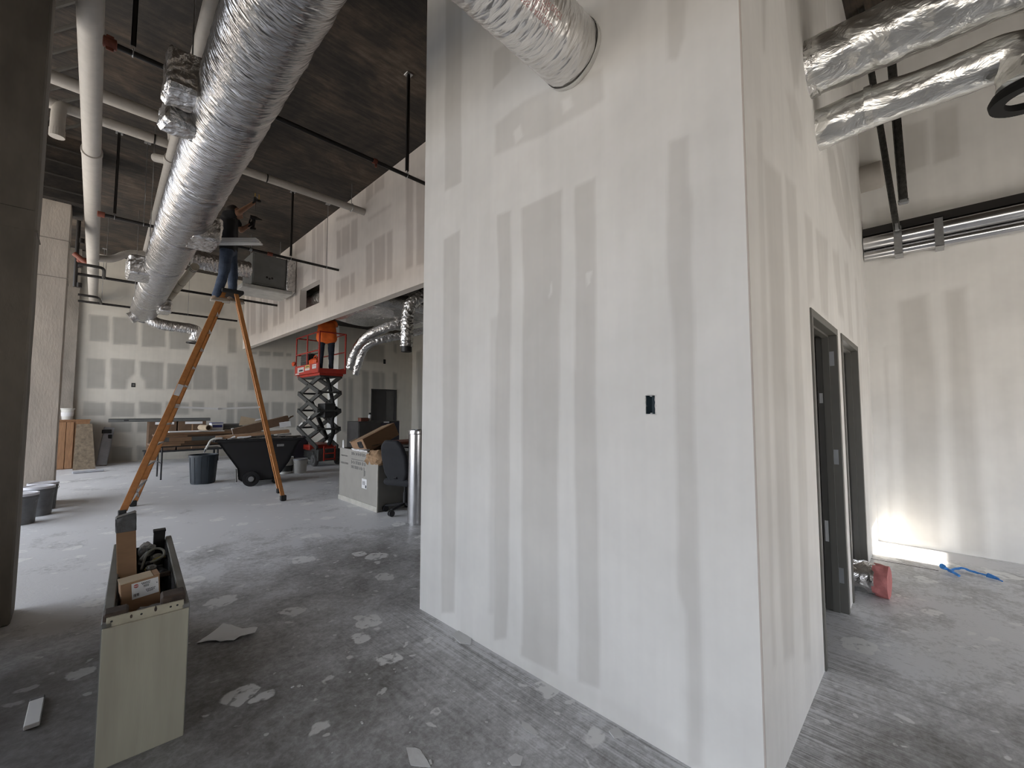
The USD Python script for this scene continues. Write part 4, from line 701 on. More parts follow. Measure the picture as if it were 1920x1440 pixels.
obj('cylinder', rod((lx+lw/2, ya_+.15, .75), (lx+lw/2, yb_-.25, 1.75), .055, 18), 'black_pipe', lift); obj('pump_box', box((lx+.24, ya_+.02, 1.32), (lx+lw-.2, ya_+.5, 1.72), .02), 'decal_black', lift); obj('hose_bundle', tube(curve([(lx+.5, ya_+.3, .55), (lx+.56, ya_+.1, .9), (lx+.45, ya_+.02, 1.2), (lx+.55, ya_+.1, 1.5), (lx+.5, ya_+.2, 2.0), (lx+.4, ya_+.3, 2.5)], .06), .05, 10), 'rubber_black', lift)
pf = obj('platform', join([box((lx, ly, PZ), (lx+lw, ly+ll, PZ+.05), .006), box((lx+.05, ly+.05, PZ-.07), (lx+lw-.05, ly+ll-.05, PZ), .006)]), 'lift_red', lift)
obj('underside_frame', box((lx+.08, ly+.08, PZ-.10), (lx+lw-.08, ly+ll-.08, PZ-.07)), 'decal_black', pf)
plain('decal_white', (.62, .60, .58), .5)
for nm, lo, hi in (('toe_board', (lx-.012, ly, PZ), (lx, ly+ll, PZ+.27)), ('toe_board', (lx, ly-.012, PZ), (lx+lw, ly, PZ+.12)), ('toe_board', (lx+lw, ly, PZ), (lx+lw+.012, ly+ll, PZ+.16)), ('toe_board', (lx, ly+ll, PZ), (lx+lw, ly+ll+.012, PZ+.16))):
    tb = obj(nm, box(lo, hi, .003), 'lift_red', lift)
    if lo[0] < lx-.01:
        for y0, y1, z0, z1, m_ in ((.12, .42, .12, .24, 'decal_white'), (.60, .95, .10, .16, 'decal_white'), (.60, .95, .17, .25, 'decal_yellow'), (1.05, 1.55, .07, .22, 'decal_white'), (1.42, 1.72, .015, .055, 'decal_white')):
            obj('decal', box((lx-.0145, ly+y0, PZ+z0), (lx-.012, ly+y1, PZ+z1)), m_, tb)
        obj('decal', join([text_on('LIFT'[0:0] or '- -', .05, (lx-.0165, ly+1.5, PZ+.12), -Y, Z, .002, True)]) if False else box((lx-.0165, ly+1.12, PZ+.10), (lx-.0145, ly+1.42, PZ+.15)), 'decal_black', tb)
        obj('decal', box((lx-.0165, ly+.65, PZ+.195), (lx-.0145, ly+.9, PZ+.215)), 'decal_black', tb); obj('decal', box((lx-.0165, ly+.15, PZ+.19), (lx-.0145, ly+.39, PZ+.205)), 'decal_red', tb)
for x in (lx+.015, lx+lw-.015):
    for y in (ly+.015, ly+ll/2, ly+ll-.015): obj('post', rod((x, y, PZ+.05), (x, y, PZ+1.13), .02 if y > ly+.1 else .024, 14), 'lift_red', lift)
for z, nm in ((PZ+1.13, 'top_rail'), (PZ+.62, 'mid_rail')):
    for p, q in (((lx+.015, ly, z), (lx+.015, ly+ll, z)), ((lx+lw-.015, ly, z), (lx+lw-.015, ly+ll, z)), ((lx, ly+ll-.015, z), (lx+lw, ly+ll-.015, z))): obj(nm, rod(p, q, .018, 12), 'lift_red', lift)
obj('top_rail', rod((lx, ly+.015, PZ+1.13), (lx+lw, ly+.015, PZ+1.13), .018, 12), 'lift_red', lift)
obj('safety_chain', tube(curve([(lx+.3, ly+ll-.02, PZ+.75), (lx+.5, ly+ll-.1, PZ+.68), (lx+lw-.02, ly+ll-.1, PZ+.8)], .05), .012, 8), 'decal_black', lift)
cb = thing('control_box', 'black slatted control box on the lift platform beside the orange case', 'control box', (lx+.15, ly+1.25, PZ+.05)); obj('shell', box((lx+.05, ly+.95, PZ+.05), (lx+.28, ly+1.5, PZ+.60), .02), 'decal_black', cb)
for i in range(7): obj('slat', box((lx+.04, ly+.98, PZ+.14+i*.06), (lx+.05, ly+1.47, PZ+.165+i*.06)), 'lift_grey', cb)
oc = thing('tool_case', 'bright orange tool case on the lift platform', 'case', (lx+.15, ly+.62, PZ+.05)); obj('shell', wob(sub(box((lx+.05, ly+.42, PZ+.05), (lx+.26, ly+.90, PZ+.44), .05), .05), .015, 9), 'orange_plastic', oc, smooth=40); obj('handle', tube(curve([(lx+.15, ly+.52, PZ+.42), (lx+.15, ly+.55, PZ+.52), (lx+.15, ly+.72, PZ+.52), (lx+.15, ly+.75, PZ+.42)], .02), .015, 10), 'orange_plastic', oc)
orr = thing('orange_rag', 'orange rag tied to the far corner post of the lift', 'rag', (lx-.05, ly+ll, PZ+.35)); obj('cloth', wob(sub(cbox((lx-.04, ly+ll+.03, PZ+.36), (.10, .14, .14), .04), .03), .03, 14), 'orange_plastic', orr, smooth=50)
g = PZ+.05; ppos = A(611, 697, z=g); ppos = np.array([min(max(ppos[0], lx+.30), lx+lw-.28), min(max(ppos[1], ly+.25), ly+.5), g]); ax_ = np.array([math.cos(math.radians(-20)), math.sin(math.radians(-20)), 0]); fwd = np.cross(Z, ax_)
q_ = lambda a, b, h: ppos+ax_*a+fwd*b+Z*h
J2 = dict(pel=q_(0, 0, .94), hipl=q_(-.12, 0, .90), hipr=q_(.12, 0, .90), knl=q_(-.14, .02, .48), knr=q_(.13, .03, .48), anl=q_(-.15, -.02, .09), anr=q_(.13, 0, .09), chest=q_(0, .01, 1.28), neck=q_(0, .02, 1.47), head=q_(0, .05, 1.62), shl=q_(-.19, 0, 1.40), shr=q_(.19, 0, 1.40), ell=q_(-.26, .22, 1.36), elr=q_(.26, .22, 1.36), wrl=q_(-.2, .34, 1.55), wrr=q_(.2, .34, 1.55), pnl=-fwd, pnr=-fwd)
J2['tol'] = q_(-.16, .15, 0); J2['tor'] = q_(.14, .16, 0)
person('person in orange hi-vis shirt on the red lift, seen from behind', J2, fwd, Z, 'hivis', 'denim_dark', ('boot_dark', 'boot_dark'), 'skin', tuple(ppos), .15, .165)
# ------------------------------------------------------------------ metal cabinet with its load, front left
plain('cabinet_olive', (.36, .345, .27), .42, .15, var=.10, scale=3, c2=(.29, .27, .215), stretch=(4, 1, .35), bump=.05, bscale=160); plain('cabinet_dark', (.022, .022, .024), .6, .2, var=.3, scale=9); plain('flange_cream', (.40, .37, .28), .5, var=.15, scale=12)
plain('rusty_brown', (.075, .05, .036), .75, var=.4, scale=16); plain('cardboard', (.33, .20, .115), .85, var=.10, scale=7, stretch=(1, 1, 3)); plain('cardboard_dark', (.13, .078, .045), .85, var=.15, scale=7); plain('cardboard_pale', (.50, .40, .28), .85, var=.08)
plain('duct_tape', (.14, .145, .155), .35, .35, var=.2, scale=26, bump=.3, bscale=40); plain('paper_white', (.70, .70, .70), .8, var=.03); plain('ink_dark', (.06, .06, .065), .7); plain('tin_grey', (.20, .20, .19), .45, .6, var=.1)
cl = np.array([.110, 2.625, 0]); HT = .612; cu = np.array([1., -.03, 0]); cu /= np.linalg.norm(cu); W_ = .305
cv = np.array([.07, .9975, 0]); D_ = 1.48
def cb_(a, b, h): return cl+cu*a+cv*b+Z*h            # cabinet coordinates: along the front, inwards, up
def cbx(a0, a1, b0, b1, h0, h1, bev=0.): v, f = box((a0, b0, h0), (a1, b1, h1), bev); return cl+v[:, :1]*cu+v[:, 1:2]*cv+v[:, 2:]*Z, f
cab = thing('metal_cabinet', 'open-topped olive metal cabinet lying in the left foreground, full of scraps', 'cabinet', cb_(W_/2, D_/2, 0))
th = .012
obj('front_panel', cbx(0, W_, -.012, 0, 0, .592, .003), 'cabinet_olive', cab); obj('front_flange', join([cbx(.012, W_-.02, .0, .012, .50, .632, .002)]), 'flange_cream', cab)
for a in (.03, .13, .235, W_-.045): obj('screw_hole', tube([cb_(a, -.0005, .614), cb_(a, .001, .614)], .0045, 10), 'cabinet_dark', cab)
obj('side_panel', cbx(-.004, .035, .0, D_, .0, HT, .004), 'tin_grey', cab); obj('side_panel', cbx(W_-.03, W_+.004, .0, D_, 0, HT, .004), 'tin_grey', cab); obj('back_panel', cbx(0, W_, D_-th, D_, 0, HT-.05), 'cabinet_dark', cab); obj('floor_pan', cbx(.01, W_-.01, .012, D_-.01, .0, .34), 'cabinet_dark', cab)
obj('inner_wall', cbx(.036, .042, .02, D_-.02, .3, HT-.02), 'cabinet_dark', cab); obj('inner_wall', cbx(W_-.037, W_-.031, .02, D_-.02, .3, HT-.02), 'cabinet_dark', cab)
obj('cross_bar', cbx(.036, W_-.036, .68, .705, .555, .58, .003), 'rusty_brown', cab); obj('corner_block', cbx(.0, .085, .012, .10, .50, .645, .008), 'rusty_brown', cab); obj('corner_block', cbx(W_-.105, W_-.012, .03, .13, .52, .655, .008), 'rusty_brown', cab)
obj('bolt_rust', join([arr(sph(cb_(.095, .003, .615), (.006, .005, .011), 10)), arr(sph(cb_(W_-.125, .003, .62), (.007, .005, .014), 10))]), 'rusty_brown', cab)
obj('tilted_strip', bar(cb_(.08, .07, .60), cb_(W_-.08, .04, .575), .02, .02, Z), 'tin_grey', cab)
# tall carton with a taped end
tc0 = cb_(.052, .50, .36); tube_t = thing('taped_carton', 'tall brown carton with grey duct tape round its top, standing in the cabinet', 'carton', tc0)
tcx, tcz = .105, .62
def carton_sh(v): v = v.copy(); q = np.clip((v[:, 2]-.36)/.55, 0, 1.1); v[:, 0] -= .030*q; v[:, 1] += .03*q; return cl+v[:, :1]*cu+v[:, 1:2]*cv+v[:, 2:]*Z
vb, fb = sub(box((.042, .72, .345), (.128, .80, .895), .004), .06); obj('carton_body', (carton_sh(vb), fb), 'cardboard', tube_t)
vb, fb = sub(box((.0395, .717, .835), (.1305, .803, .945), .006), .02); vb = vb.copy(); vb[:, 2] -= np.where(vb[:, 2] > .92, .022*(1-(vb[:, 0]-.04)/.09), 0); obj('tape_wrap', wob((carton_sh(vb), fb), .003, 24), 'duct_tape', tube_t)
# small labelled carton
sc_ = thing('labelled_carton', 'small brown carton with white printed label, red oval on it, in the cabinet', 'carton', cb_(.2, .24, .42))
R6 = rotm(math.radians(-4), cv, cb_(.128, .37, .59)) @ rotm(math.radians(6), Z, cb_(.128, .37, .59))
obj('box_body', xf(cbx(.050, .205, .33, .43, .50, .672, .003), R6), 'cardboard', sc_); obj('top_flap', xf(cbx(.048, .180, .328, .432, .672, .677, .001), R6), 'cardboard_pale', sc_); obj('top_flap', xf(cbx(.182, .207, .328, .432, .672, .676, .001), R6), 'cardboard', sc_)
lbl = obj('label', xf(cbx(.092, .199, .3275, .3305, .583, .662), R6), 'paper_white', sc_)
ma, mz = (lambda a_: .092+(a_-.135)*.842), (lambda z_: .583+(z_-.478)*.705)
def lb(a0, a1, z0, z1, k, mm): obj('print', xf(join([cbx(ma(q0), ma(q1), .3267-k*.0004, .3275-k*.0004, mz(z0), mz(z1)) for q0, q1 in zip(a0, a1)]), R6), mm, lbl)
obj('print', xf((lambda m: m)(tube([cb_(ma(.156), .3275, mz(.568)), cb_(ma(.156), .3266, mz(.568))], .0095, 24)), R6), 'decal_red', lbl); lb([.146], [.166], .5655, .5705, 2, 'paper_white')
for i, (a_, z_, w) in enumerate(((.180, .575, .045), (.184, .566, .038), (.190, .554, .028), (.192, .546, .024), (.200, .522, .048), (.202, .513, .042), (.206, .505, .03))): lb([a_+k*w/6 for k in range(6)], [a_+k*w/6+w/8 for k in range(6)], z_, z_+.0045, 0, 'ink_dark')
lb([.142+k*.0042 for k in range(7)], [.142+k*.0042+(.0026 if k % 3 else .0014) for k in range(7)], .494, .514, 0, 'ink_dark'); lb([.252], [.2565], .55, .556, 0, 'ink_dark')
# other scraps in the cabinet
bt_ = thing('black_box', 'plain black box end standing up at the back right corner of the cabinet', 'box', cb_(.24, 1.43, .5)); obj('shell', cbx(.205, .270, 1.40, 1.465, .36, .675, .004), 'cabinet_dark', bt_); obj('rim', cbx(.202, .273, 1.397, 1.468, .665, .678, .002), 'cabinet_dark', bt_)
plain('plastic_clear', (.42, .43, .45), .15, var=.2, scale=30); plain('cable_grey', (.22, .22, .19), .5); plain('cable_yellow', (.35, .28, .06), .5)
pb_ = thing('plastic_bag', 'crumpled clear plastic bag under the labelled carton', 'bag', cb_(.22, .15, .42)); obj('film', wob(sub(cbx(.11, .24, .20, .32, .42, .545, .02), .012), .016, 22), 'plastic_clear', pb_, smooth=40)
def cable(name, label, pts, r, m): t = thing(name, label, 'cable', cb_(*pts[0])); obj('cord', tube(curve([cb_(*p) for p in pts], .012), r, 9), m, t, smooth=True); obj('plug', tube([cb_(*pts[-1]), cb_(*pts[-1])+cu*.035], r*1.8, 10), 'cabinet_dark', t)
cable('grey_cable', 'grey cable looped over the scraps in the cabinet', [(0.140, 1.050, 0.520), (0.160, 1.100, 0.600), (0.200, 1.150, 0.620), (0.250, 1.125, 0.610), (0.255, 1.025, 0.590), (0.210, 0.975, 0.580), (0.160, 0.987, 0.570)], .0075, 'cable_grey')
cable('yellow_cable', 'short yellowish cable among the dark fittings in the cabinet', [(0.160, 1.025, 0.520), (0.190, 1.006, 0.580), (0.240, 1.025, 0.585), (0.260, 1.062, 0.570)], .007, 'cable_yellow')
cable('black_cable', 'black cable lying deepest in the cabinet, beside the bar', [(0.170, 0.850, 0.470), (0.200, 0.900, 0.540), (0.240, 0.887, 0.540), (0.250, 0.963, 0.520), (0.210, 1.025, 0.520)], .009, 'cabinet_dark')
for i, (a, b, h, s, mm, lb_) in enumerate(((.17, 1.25, .55, (.05, .05, .06), 'tin_grey', 'grey pipe fitting at the back of the cabinet, nearest the tall carton'), (.20, 1.10, .52, (.07, .045, .05), 'cable_grey', 'pale elbow fitting inside the cable loop'), (.165, .93, .50, (.05, .06, .05), 'tin_grey', 'dull metal fitting at the foot of the tall carton'), (.22, .86, .48, (.06, .05, .05), 'cabinet_dark', 'black fitting just behind the cabinet bar'))):
    t = thing('pipe_fitting', lb_, 'fitting', cb_(a, b, .36), 'fittings in the cabinet'); obj('body', blob([limb(cb_(a-.02, b, h-.02), cb_(a+.02, b+.02, h+.02), .022, .022), limb(cb_(a+.02, b+.02, h+.02), cb_(a+.02, b, h+.05), .02, .02)], .012, 3), mm, t, smooth=True); obj('collar', tube([cb_(a+.02, b+.004, h+.042), cb_(a+.02, b-.002, h+.06)], .026, 14), mm, t); obj('stem', tube([cb_(a, b, .345), cb_(a, b, h)], .018, 10), 'cabinet_dark', t)
gp = thing('crumpled_film', 'greyish crumpled film at the far end of the cabinet', 'film', cb_(.16, 1.4, .5)); obj('film', wob(sub(cbx(.13, .20, 1.34, 1.45, .45, .605, .02), .014), .018, 20), 'plastic_clear', gp, smooth=40)

# ------------------------------------------------------------------ litter on the floor
def sheet(name, label, cat, pix, hgts, mname, t=.002, edge=.03, amp=.006):
    P3 = np.array([A(x, y, z=.002) for x, y in pix]); poly = sg.Polygon(P3[:, :2]); tri = trimesh.creation.triangulate_polygon(poly, engine='earcut'); v2, f = tri
    v2, f = trimesh.remesh.subdivide_to_size(np.c_[v2, np.zeros(len(v2))], f, edge, max_iter=12)
    tm = trimesh.Trimesh(v2, f, process=True); v2, f = np.array(tm.vertices), np.array(tm.faces)
    w = 1/(np.linalg.norm(v2[:, None, :2]-P3[None, :, :2], axis=2)**2+1e-4); h = (w*np.array(hgts)).sum(1)/w.sum(1)+amp*(fbm(v2*14, 3, 4)); top_ = v2.copy(); top_[:, 2] = .002+h
    n_ = len(v2); bot = top_-[0, 0, t]; return obj2(name, label, cat, (np.vstack([top_, bot]), np.vstack([f, f[:, ::-1]+n_])), mname)
def obj2(name, label, cat, mesh, mname, group=None, kind=None, smooth=False): return obj(name, mesh, mname, None, label, cat, group, kind, smooth)
plain('paper_bright', (.88, .88, .88), .85, var=.02)
sheet('paper_sheet', 'crumpled white paper sheet on the dark floor right of the metal cabinet', 'paper', ((368, 1207), (392, 1193), (418, 1175), (432, 1177), (455, 1182), (483, 1181), (478, 1190), (450, 1198), (438, 1204), (413, 1205), (405, 1203)), (.002, .008, .018, .016, .010, .012, .010, .012, .010, .006, .008), 'paper_bright', amp=.012)
pa = thing('white_batten', 'short white painted batten on the dark floor at bottom left', 'batten', A(62, 1338, z=0)); p, q = A(59, 1362, z=.012), A(69, 1314, z=.012); obj('batten', bar(p, q, .055, .02, Z, .003), 'paper_white', pa); obj('grey_end', bar(q, q+(q-p)*.14, .055, .012, Z, .003), 'duct_tape', pa)
plain('chip_white', (.60, .60, .595), .8, var=.05)
cr_ = np.random.default_rng(5); chips = []
for i in range(70):
    px, py = cr_.uniform(520, 1180), cr_.uniform(1120, 1438); p = A(px, py, z=0)
    if p[0] > X1-.03: continue
    s = cr_.uniform(.003, .010); chips.append(rz(cbox((p[0], p[1], .002), (s*cr_.uniform(1, 3), s, .004)), cr_.uniform(0, 180), p))
obj2('plaster_crumbs', 'tiny white plaster crumbs scattered on the floor before the big wall', 'crumbs', join(chips), 'chip_white', kind='stuff')
def scrap(label, pix, z=.006): P3 = [A(x, y, z=.001) for x, y in pix]; obj2('plaster_scrap', label, 'plaster scrap', wob(sub(prism([p[:2] for p in P3], (0, 0, .001), X, Y, z), .03), .003, 20), 'chip_white', 'plaster scraps')
scrap('flat white scrap lying against the foot of the big wall, nearest its far end', ((845, 1190), (862, 1183), (884, 1199), (882, 1209), (862, 1206)))
scrap('small white scrap at the foot of the big wall near the bottom edge', ((1141, 1372), (1158, 1365), (1171, 1381), (1152, 1385)))
scrap('largest white plaster scrap at the bottom edge of the picture', ((762, 1402), (778, 1403), (788, 1406), (808, 1438), (770, 1436)), .003)
scrap('pale plaster scrap a little left of centre at the bottom', ((952, 1424), (966, 1414), (980, 1420), (976, 1435), (960, 1436)), .003)
scrap('pale trowelled scrap midway along the big wall', ((978, 1352), (992, 1358), (1010, 1376), (1000, 1378), (980, 1366)), .003)
plain('plastic_blue', (.07, .33, .80), .4, var=.25, scale=30, c2=(.03, .17, .50))
bp = thing('blue_plastic', 'torn strip of blue plastic film on the floor at right', 'plastic strip', A(1800, 1075, z=0))
def ribbon(pix, w, lift): p = np.array([A(x, y, z=.015+l) for (x, y), l in zip(pix, lift)]); p = curve(p, .02); return wob(tube(p, np.linspace(w, w*.5, len(p)), 8), .012, 24, 3)
obj('strip', ribbon(((1766, 1062), (1774, 1066), (1786, 1073), (1798, 1080)), .022, (.06, .02, .01, 0)), 'plastic_blue', bp); obj('strip', ribbon(((1780, 1070), (1795, 1064), (1812, 1067), (1830, 1073), (1850, 1079), (1868, 1084), (1878, 1090)), .012, (.0, .01, .01, .012, .012, .01, 0)), 'plastic_blue', bp); obj('strip', ribbon(((1852, 1079), (1862, 1082), (1872, 1085)), .022, (.01, .01, .01)), 'plastic_blue', bp)
# insulated flexible duct offcut with pink lining
plain('insulation_pink', (.60, .22, .21), .9, var=.12, scale=14, bump=.5, bscale=40)
iw = thing('duct_offcut', 'short silver flex duct offcut with pink insulation end, by the second doorway', 'duct offcut', (4.77, .45, 0)); r0 = .128
e_ = np.array([4.76, .325, r0]); dv = np.array([-.06, -1., 0]); dv /= np.linalg.norm(dv)
sq = lambda i, k, ph, p: (fbm(np.stack([np.cos(ph)*2, np.sin(ph)*2, 0*ph+i*.3], 1), 3, 5)-.5)*.045-.012*(np.sin(ph) < -.6)
obj('foil_jacket', tube(resample([e_-dv*.62, e_-dv*.07], .02), r0, 36, True, fn=sq), 'foil_flex', iw, smooth=50); obj('pink_lining', tube(resample([e_-dv*.085, e_, e_+dv*.015], .02), [r0*1.04]*len(resample([e_-dv*.085, e_, e_+dv*.015], .02)), 36, True, fn=sq), 'insulation_pink', iw, smooth=50)
obj('upper_fold', wob(sub(arr(sph(e_-dv*.34+[.06, .0, .20], (.11, .10, .13), 20)), .04), .02, 9), 'foil_flex', iw, smooth=50)
# ------------------------------------------------------------------ far left: pails, boards against the back wall
plain('pail_grey', (.17, .175, .18), .5, var=.2, scale=8); plain('lid_white', (.66, .66, .70), .35, var=.05); plain('pail_white', (.62, .61, .57), .5, var=.06); plain('label_dark', (.05, .05, .045), .6); plain('bracket_steel', (.42, .43, .45), .4, .7)
def pail(c, r, h, label, body='pail_grey', lid='lid_white', group=None, bail=True):
    t = thing('pail', label, 'pail', (c[0], c[1], 0), group); obj('body', lathe([(0, 0), (r*.88, 0), (r*.88, .004), (r*.93, h*.5), (r*.99, h*.86), (r*1.03, h*.87), (r*1.03, h*.9), (r, h*.93), (r, h), (r*.97, h), (r*.85, h*.2), (0, h*.2)], 36, (c[0], c[1], 0)), body, t, smooth=30)
    if lid: obj('lid', lathe([(0, h+.006), (r*.93, h+.006), (r*.95, h+.014), (r*1.05, h+.012), (r*1.06, h-.02), (r*1.01, h-.02), (r*1.01, h-.002), (0, h-.002)], 36, (c[0], c[1], 0)), lid, t, smooth=30)
    if bail:
        a = np.linspace(0, np.pi, 16); obj('bail', tube(np.stack([c[0]+r*1.06*np.cos(a), c[1]-.02-r*.9*np.sin(a)*.6, h*.85-r*.5*np.sin(a)], 1), .004, 6), 'steel_dull', t)
    return t
for (px, py), hh_, lb in (((38, 985), .40, 'nearest of the lidded grey pails, half hidden by the dark column'), ((72, 968), .41, 'middle lidded grey pail at the foot of the pale column'), ((84, 948), .40, 'farthest of the lidded grey pails, against the pale column')):
    c = A(px, py, z=0); c[0] -= .0; pail((c[0]-.02, min(c[1]+.12, 9.93)), .165, hh_, lb, group='lidded grey pails')
yw = YB
def board(name, label, x0, x1, h, y0, m, cat='board', top_shift=0., tk=.02, top_w=None, lean_=.30, z0=0.):
    """board leaning on the back wall: foot at y0, top on the wall side"""
    t = thing(name, label, cat, ((x0+x1)/2, y0, z0)); w = x1-x0; tw = top_w if top_w is not None else w
    v, f = box((0, 0, 0), (1, tk, 1), 0); v = v.copy(); z = v[:, 2]*h; xx_ = x0+(w*v[:, 0])*(1-v[:, 2])+(top_shift+tw*v[:, 0])*v[:, 2]
    obj('panel', (np.stack([xx_, y0+v[:, 1]+v[:, 2]*lean_, z0+z], 1), f), m, t); return t
def bx(px, y): return A(px, 800, y=y)[0]
y0 = 15.9
plain('wood_brown', (.33, .17, .08), .7, var=.2, scale=5, stretch=(6, 6, .8)); plain('chipboard', (.24, .185, .125), .85, var=.25, scale=16); plain('plaster_grey', (.46, .47, .50), .5, var=.12)
t = thing('wood_crate', 'brown wooden crate standing against the back wall behind the column, white bucket on top', 'crate', (bx(128, 16.2), 16.4, 0)); xa_, xb_ = bx(95, 16.2), bx(168, 16.2); hC = A(140, 787, y=16.1)[2]
obj('body', box((xa_, 16.1, 0), (xb_, 16.8, hC-.02)), 'wood_brown', t); obj('lid_board', box((xa_-.02, 16.06, hC-.02), (xb_+.02, 16.85, hC), .004), 'wood_brown', t)
for a, b in ((95, 109), (110, 124), (125, 139)): obj('plank', box((bx(a, 16.08), 16.07, .02), (bx(b, 16.08), 16.1, hC-.06), .006), 'wood_brown', t)
c = A(126, 783, y=16.35); pl_ = thing('bucket', 'small white bucket on top of the brown crate', 'bucket', (c[0], 16.35, hC)); obj('body', lathe([(0, 0), (.10, 0), (.125, .27), (.14, .275), (.14, .30), (.12, .30), (.10, .05), (0, .05)], 28, (c[0], 16.35, hC)), 'pail_white', pl_, smooth=30); obj('rim', lathe([(.122, .28), (.142, .28), (.142, .30), (.122, .30), (.122, .28)], 28, (c[0], 16.35, hC)), 'pail_white', pl_, smooth=30); obj('label_band', lathe([(.113, .09), (.1145, .09), (.1235, .19), (.122, .19), (.113, .09)], 28, (c[0], 16.35, hC)), 'paper_white', pl_)
board('chipboard_sheet', 'tapered chipboard sheet leaning on the brown crate', bx(141, 15.9), bx(183, 15.9), A(160, 795, y=16)[2], 15.7, 'chipboard', top_shift=.02, top_w=bx(171, 15.9)-bx(141, 15.9), lean_=.32)
sp_ = thing('steel_channel', 'pale grey steel channel leaning on the back wall', 'channel', (bx(190, 16.2), 16.2, 0)); p, q = A(190, 872, z=.02), A(205, 802, y=16.7); obj('web', channel(p, q, .22, .07, .02, -Y), 'plaster_grey', sp_); obj('bracket', join([cbox(q+[-.05, -.08, -.10], (.20, .08, .10), .01), cbox(q+[.02, -.08, -.3], (.08, .10, .22), .01)]), 'cabinet_dark', sp_)
p = A(160, 884, z=.03); bt2 = thing('plaster_offcut', 'thin grey offcut lying at the foot of the leaning chipboard', 'offcut', p); obj('sheet', rz(cbox((p[0]+.05, p[1], .03), (.55, .12, .04), .005), 8, p), 'plaster_grey', bt2)
# stacked brown cartons with a long grey stud across
yK = 15.6
st_x = (A(278, 800, y=yK)[0], A(333, 800, y=yK)[0], A(388, 800, y=yK)[0]); zt_, zb_ = A(330, 787, y=yK)[2], A(300, 845, y=yK)[2]
wt = thing('work_trestle', 'dark trestle stand under the two brown cartons at the back wall', 'trestle', (st_x[1], yK+.2, 0))
obj('top', box((st_x[0]-.05, yK-.05, zb_-.05), (st_x[2]+.4, yK+.6, zb_), .01), 'cabinet_dark', wt)
for x in (st_x[0], st_x[2]+.3):
    for y in (yK, yK+.5): obj('leg', rod((x, y, 0), (x, y, zb_-.05), .025), 'cabinet_dark', wt)
for i in range(2):
    t = thing('carton', ('left', 'right')[i]+' one of two upright brown cartons under the long grey stud', 'carton', (st_x[i]+.3, yK+.2, zb_), 'cartons under the stud'); obj('body', box((st_x[i]+.01, yK, zb_), (st_x[i+1]-.02, yK+.45, zt_-.045), .008), 'cardboard_dark', t)
    xm = (st_x[i]+st_x[i+1])/2; obj('white_label', box((xm-.18, yK-.004, zt_-.13), (xm+.24, yK, zt_-.06)), 'paper_white', t); obj('seam_tape', box((xm-.02, yK-.003, zb_+.01), (xm+.01, yK, zt_-.14)), 'cardboard', t); obj('handle_slot', box((xm+.1, yK-.003, zb_+.36), (xm+.28, yK, zb_+.40)), 'cabinet_dark', t)
sa, sb = A(204, 783, y=yK-.0), A(395, 776, y=yK); plain('stud_grey', (.17, .175, .17), .45, .5, var=.1)
t = thing('metal_stud', 'long grey metal stud lying across the two brown cartons', 'stud', ((sa[0]+sb[0])/2, yK+.1, zt_)); obj('channel', channel((sa[0], yK+.08, zt_), (sb[0], yK+.08, zt_), .16, .09, .012, Z), 'stud_grey', t); obj('punch_out', join([cbox((sa[0]+.35+k*.6, yK-.0015, zt_), (.10, .004, .03)) for k in range(1)]), 'cabinet_dark', t)
c = A(250, 722, y=YB-.005); t = thing('wall_outlet_hole', 'small dark box in a round patch of the back wall', 'electrical box', c); obj('opening', box((c[0]-.045, YB-.012, c[2]-.06), (c[0]+.045, YB-.001, c[2]+.06), .004), 'cabinet_dark', t); obj('device', box((c[0]-.02, YB-.016, c[2]-.03), (c[0]+.03, YB-.012, c[2]+.03)), 'tin_grey', t)
c = A(721, 678, y=YJ-.005); t = thing('wall_outlet_hole', 'small dark box high on the recess wall above the dark door', 'electrical box', c); obj('opening', box((c[0]-.05, YJ-.012, c[2]-.09), (c[0]+.05, YJ-.001, c[2]+.09), .004), 'cabinet_dark', t)

# ------------------------------------------------------------------ folding table with sheets, round bin, tilt truck
tl = A(299, 900, z=0); tH = .74; tx0, tx1, ty0, ty1 = tl[0]-.08, tl[0]+1.85, tl[1]-.1, tl[1]+.75
plain('table_black', (.025, .025, .027), .5); plain('bin_blue', (.035, .045, .055), .42, var=.15, scale=6); plain('truck_black', (.006, .006, .0075), .42, var=.2, scale=5); plain('hub_grey', (.30, .30, .30), .5)
ft = thing('folding_table', 'black folding table under flat cardboard, in front of the back wall', 'table', ((tx0+tx1)/2, (ty0+ty1)/2, 0)); obj('tabletop', box((tx0, ty0, tH-.03), (tx1, ty1, tH), .008), 'table_black', ft)
for x, y in ((tx0+.1, ty0+.1), (tx0+.1, ty1-.08), (tx1-.1, ty0+.1), (tx1-.1, ty1-.08)): obj('leg', rod((x, y, 0), (x, y, tH-.03), .016), 'table_black', ft)
obj('brace', rod((tx1-.1, ty0+.1, .35), (tx1-.1, ty1-.08, .35), .012), 'table_black', ft); obj('brace', rod((tx0+.1, ty0+.1, .35), (tx0+.1, ty1-.08, .35), .012), 'table_black', ft)
zt2 = tH
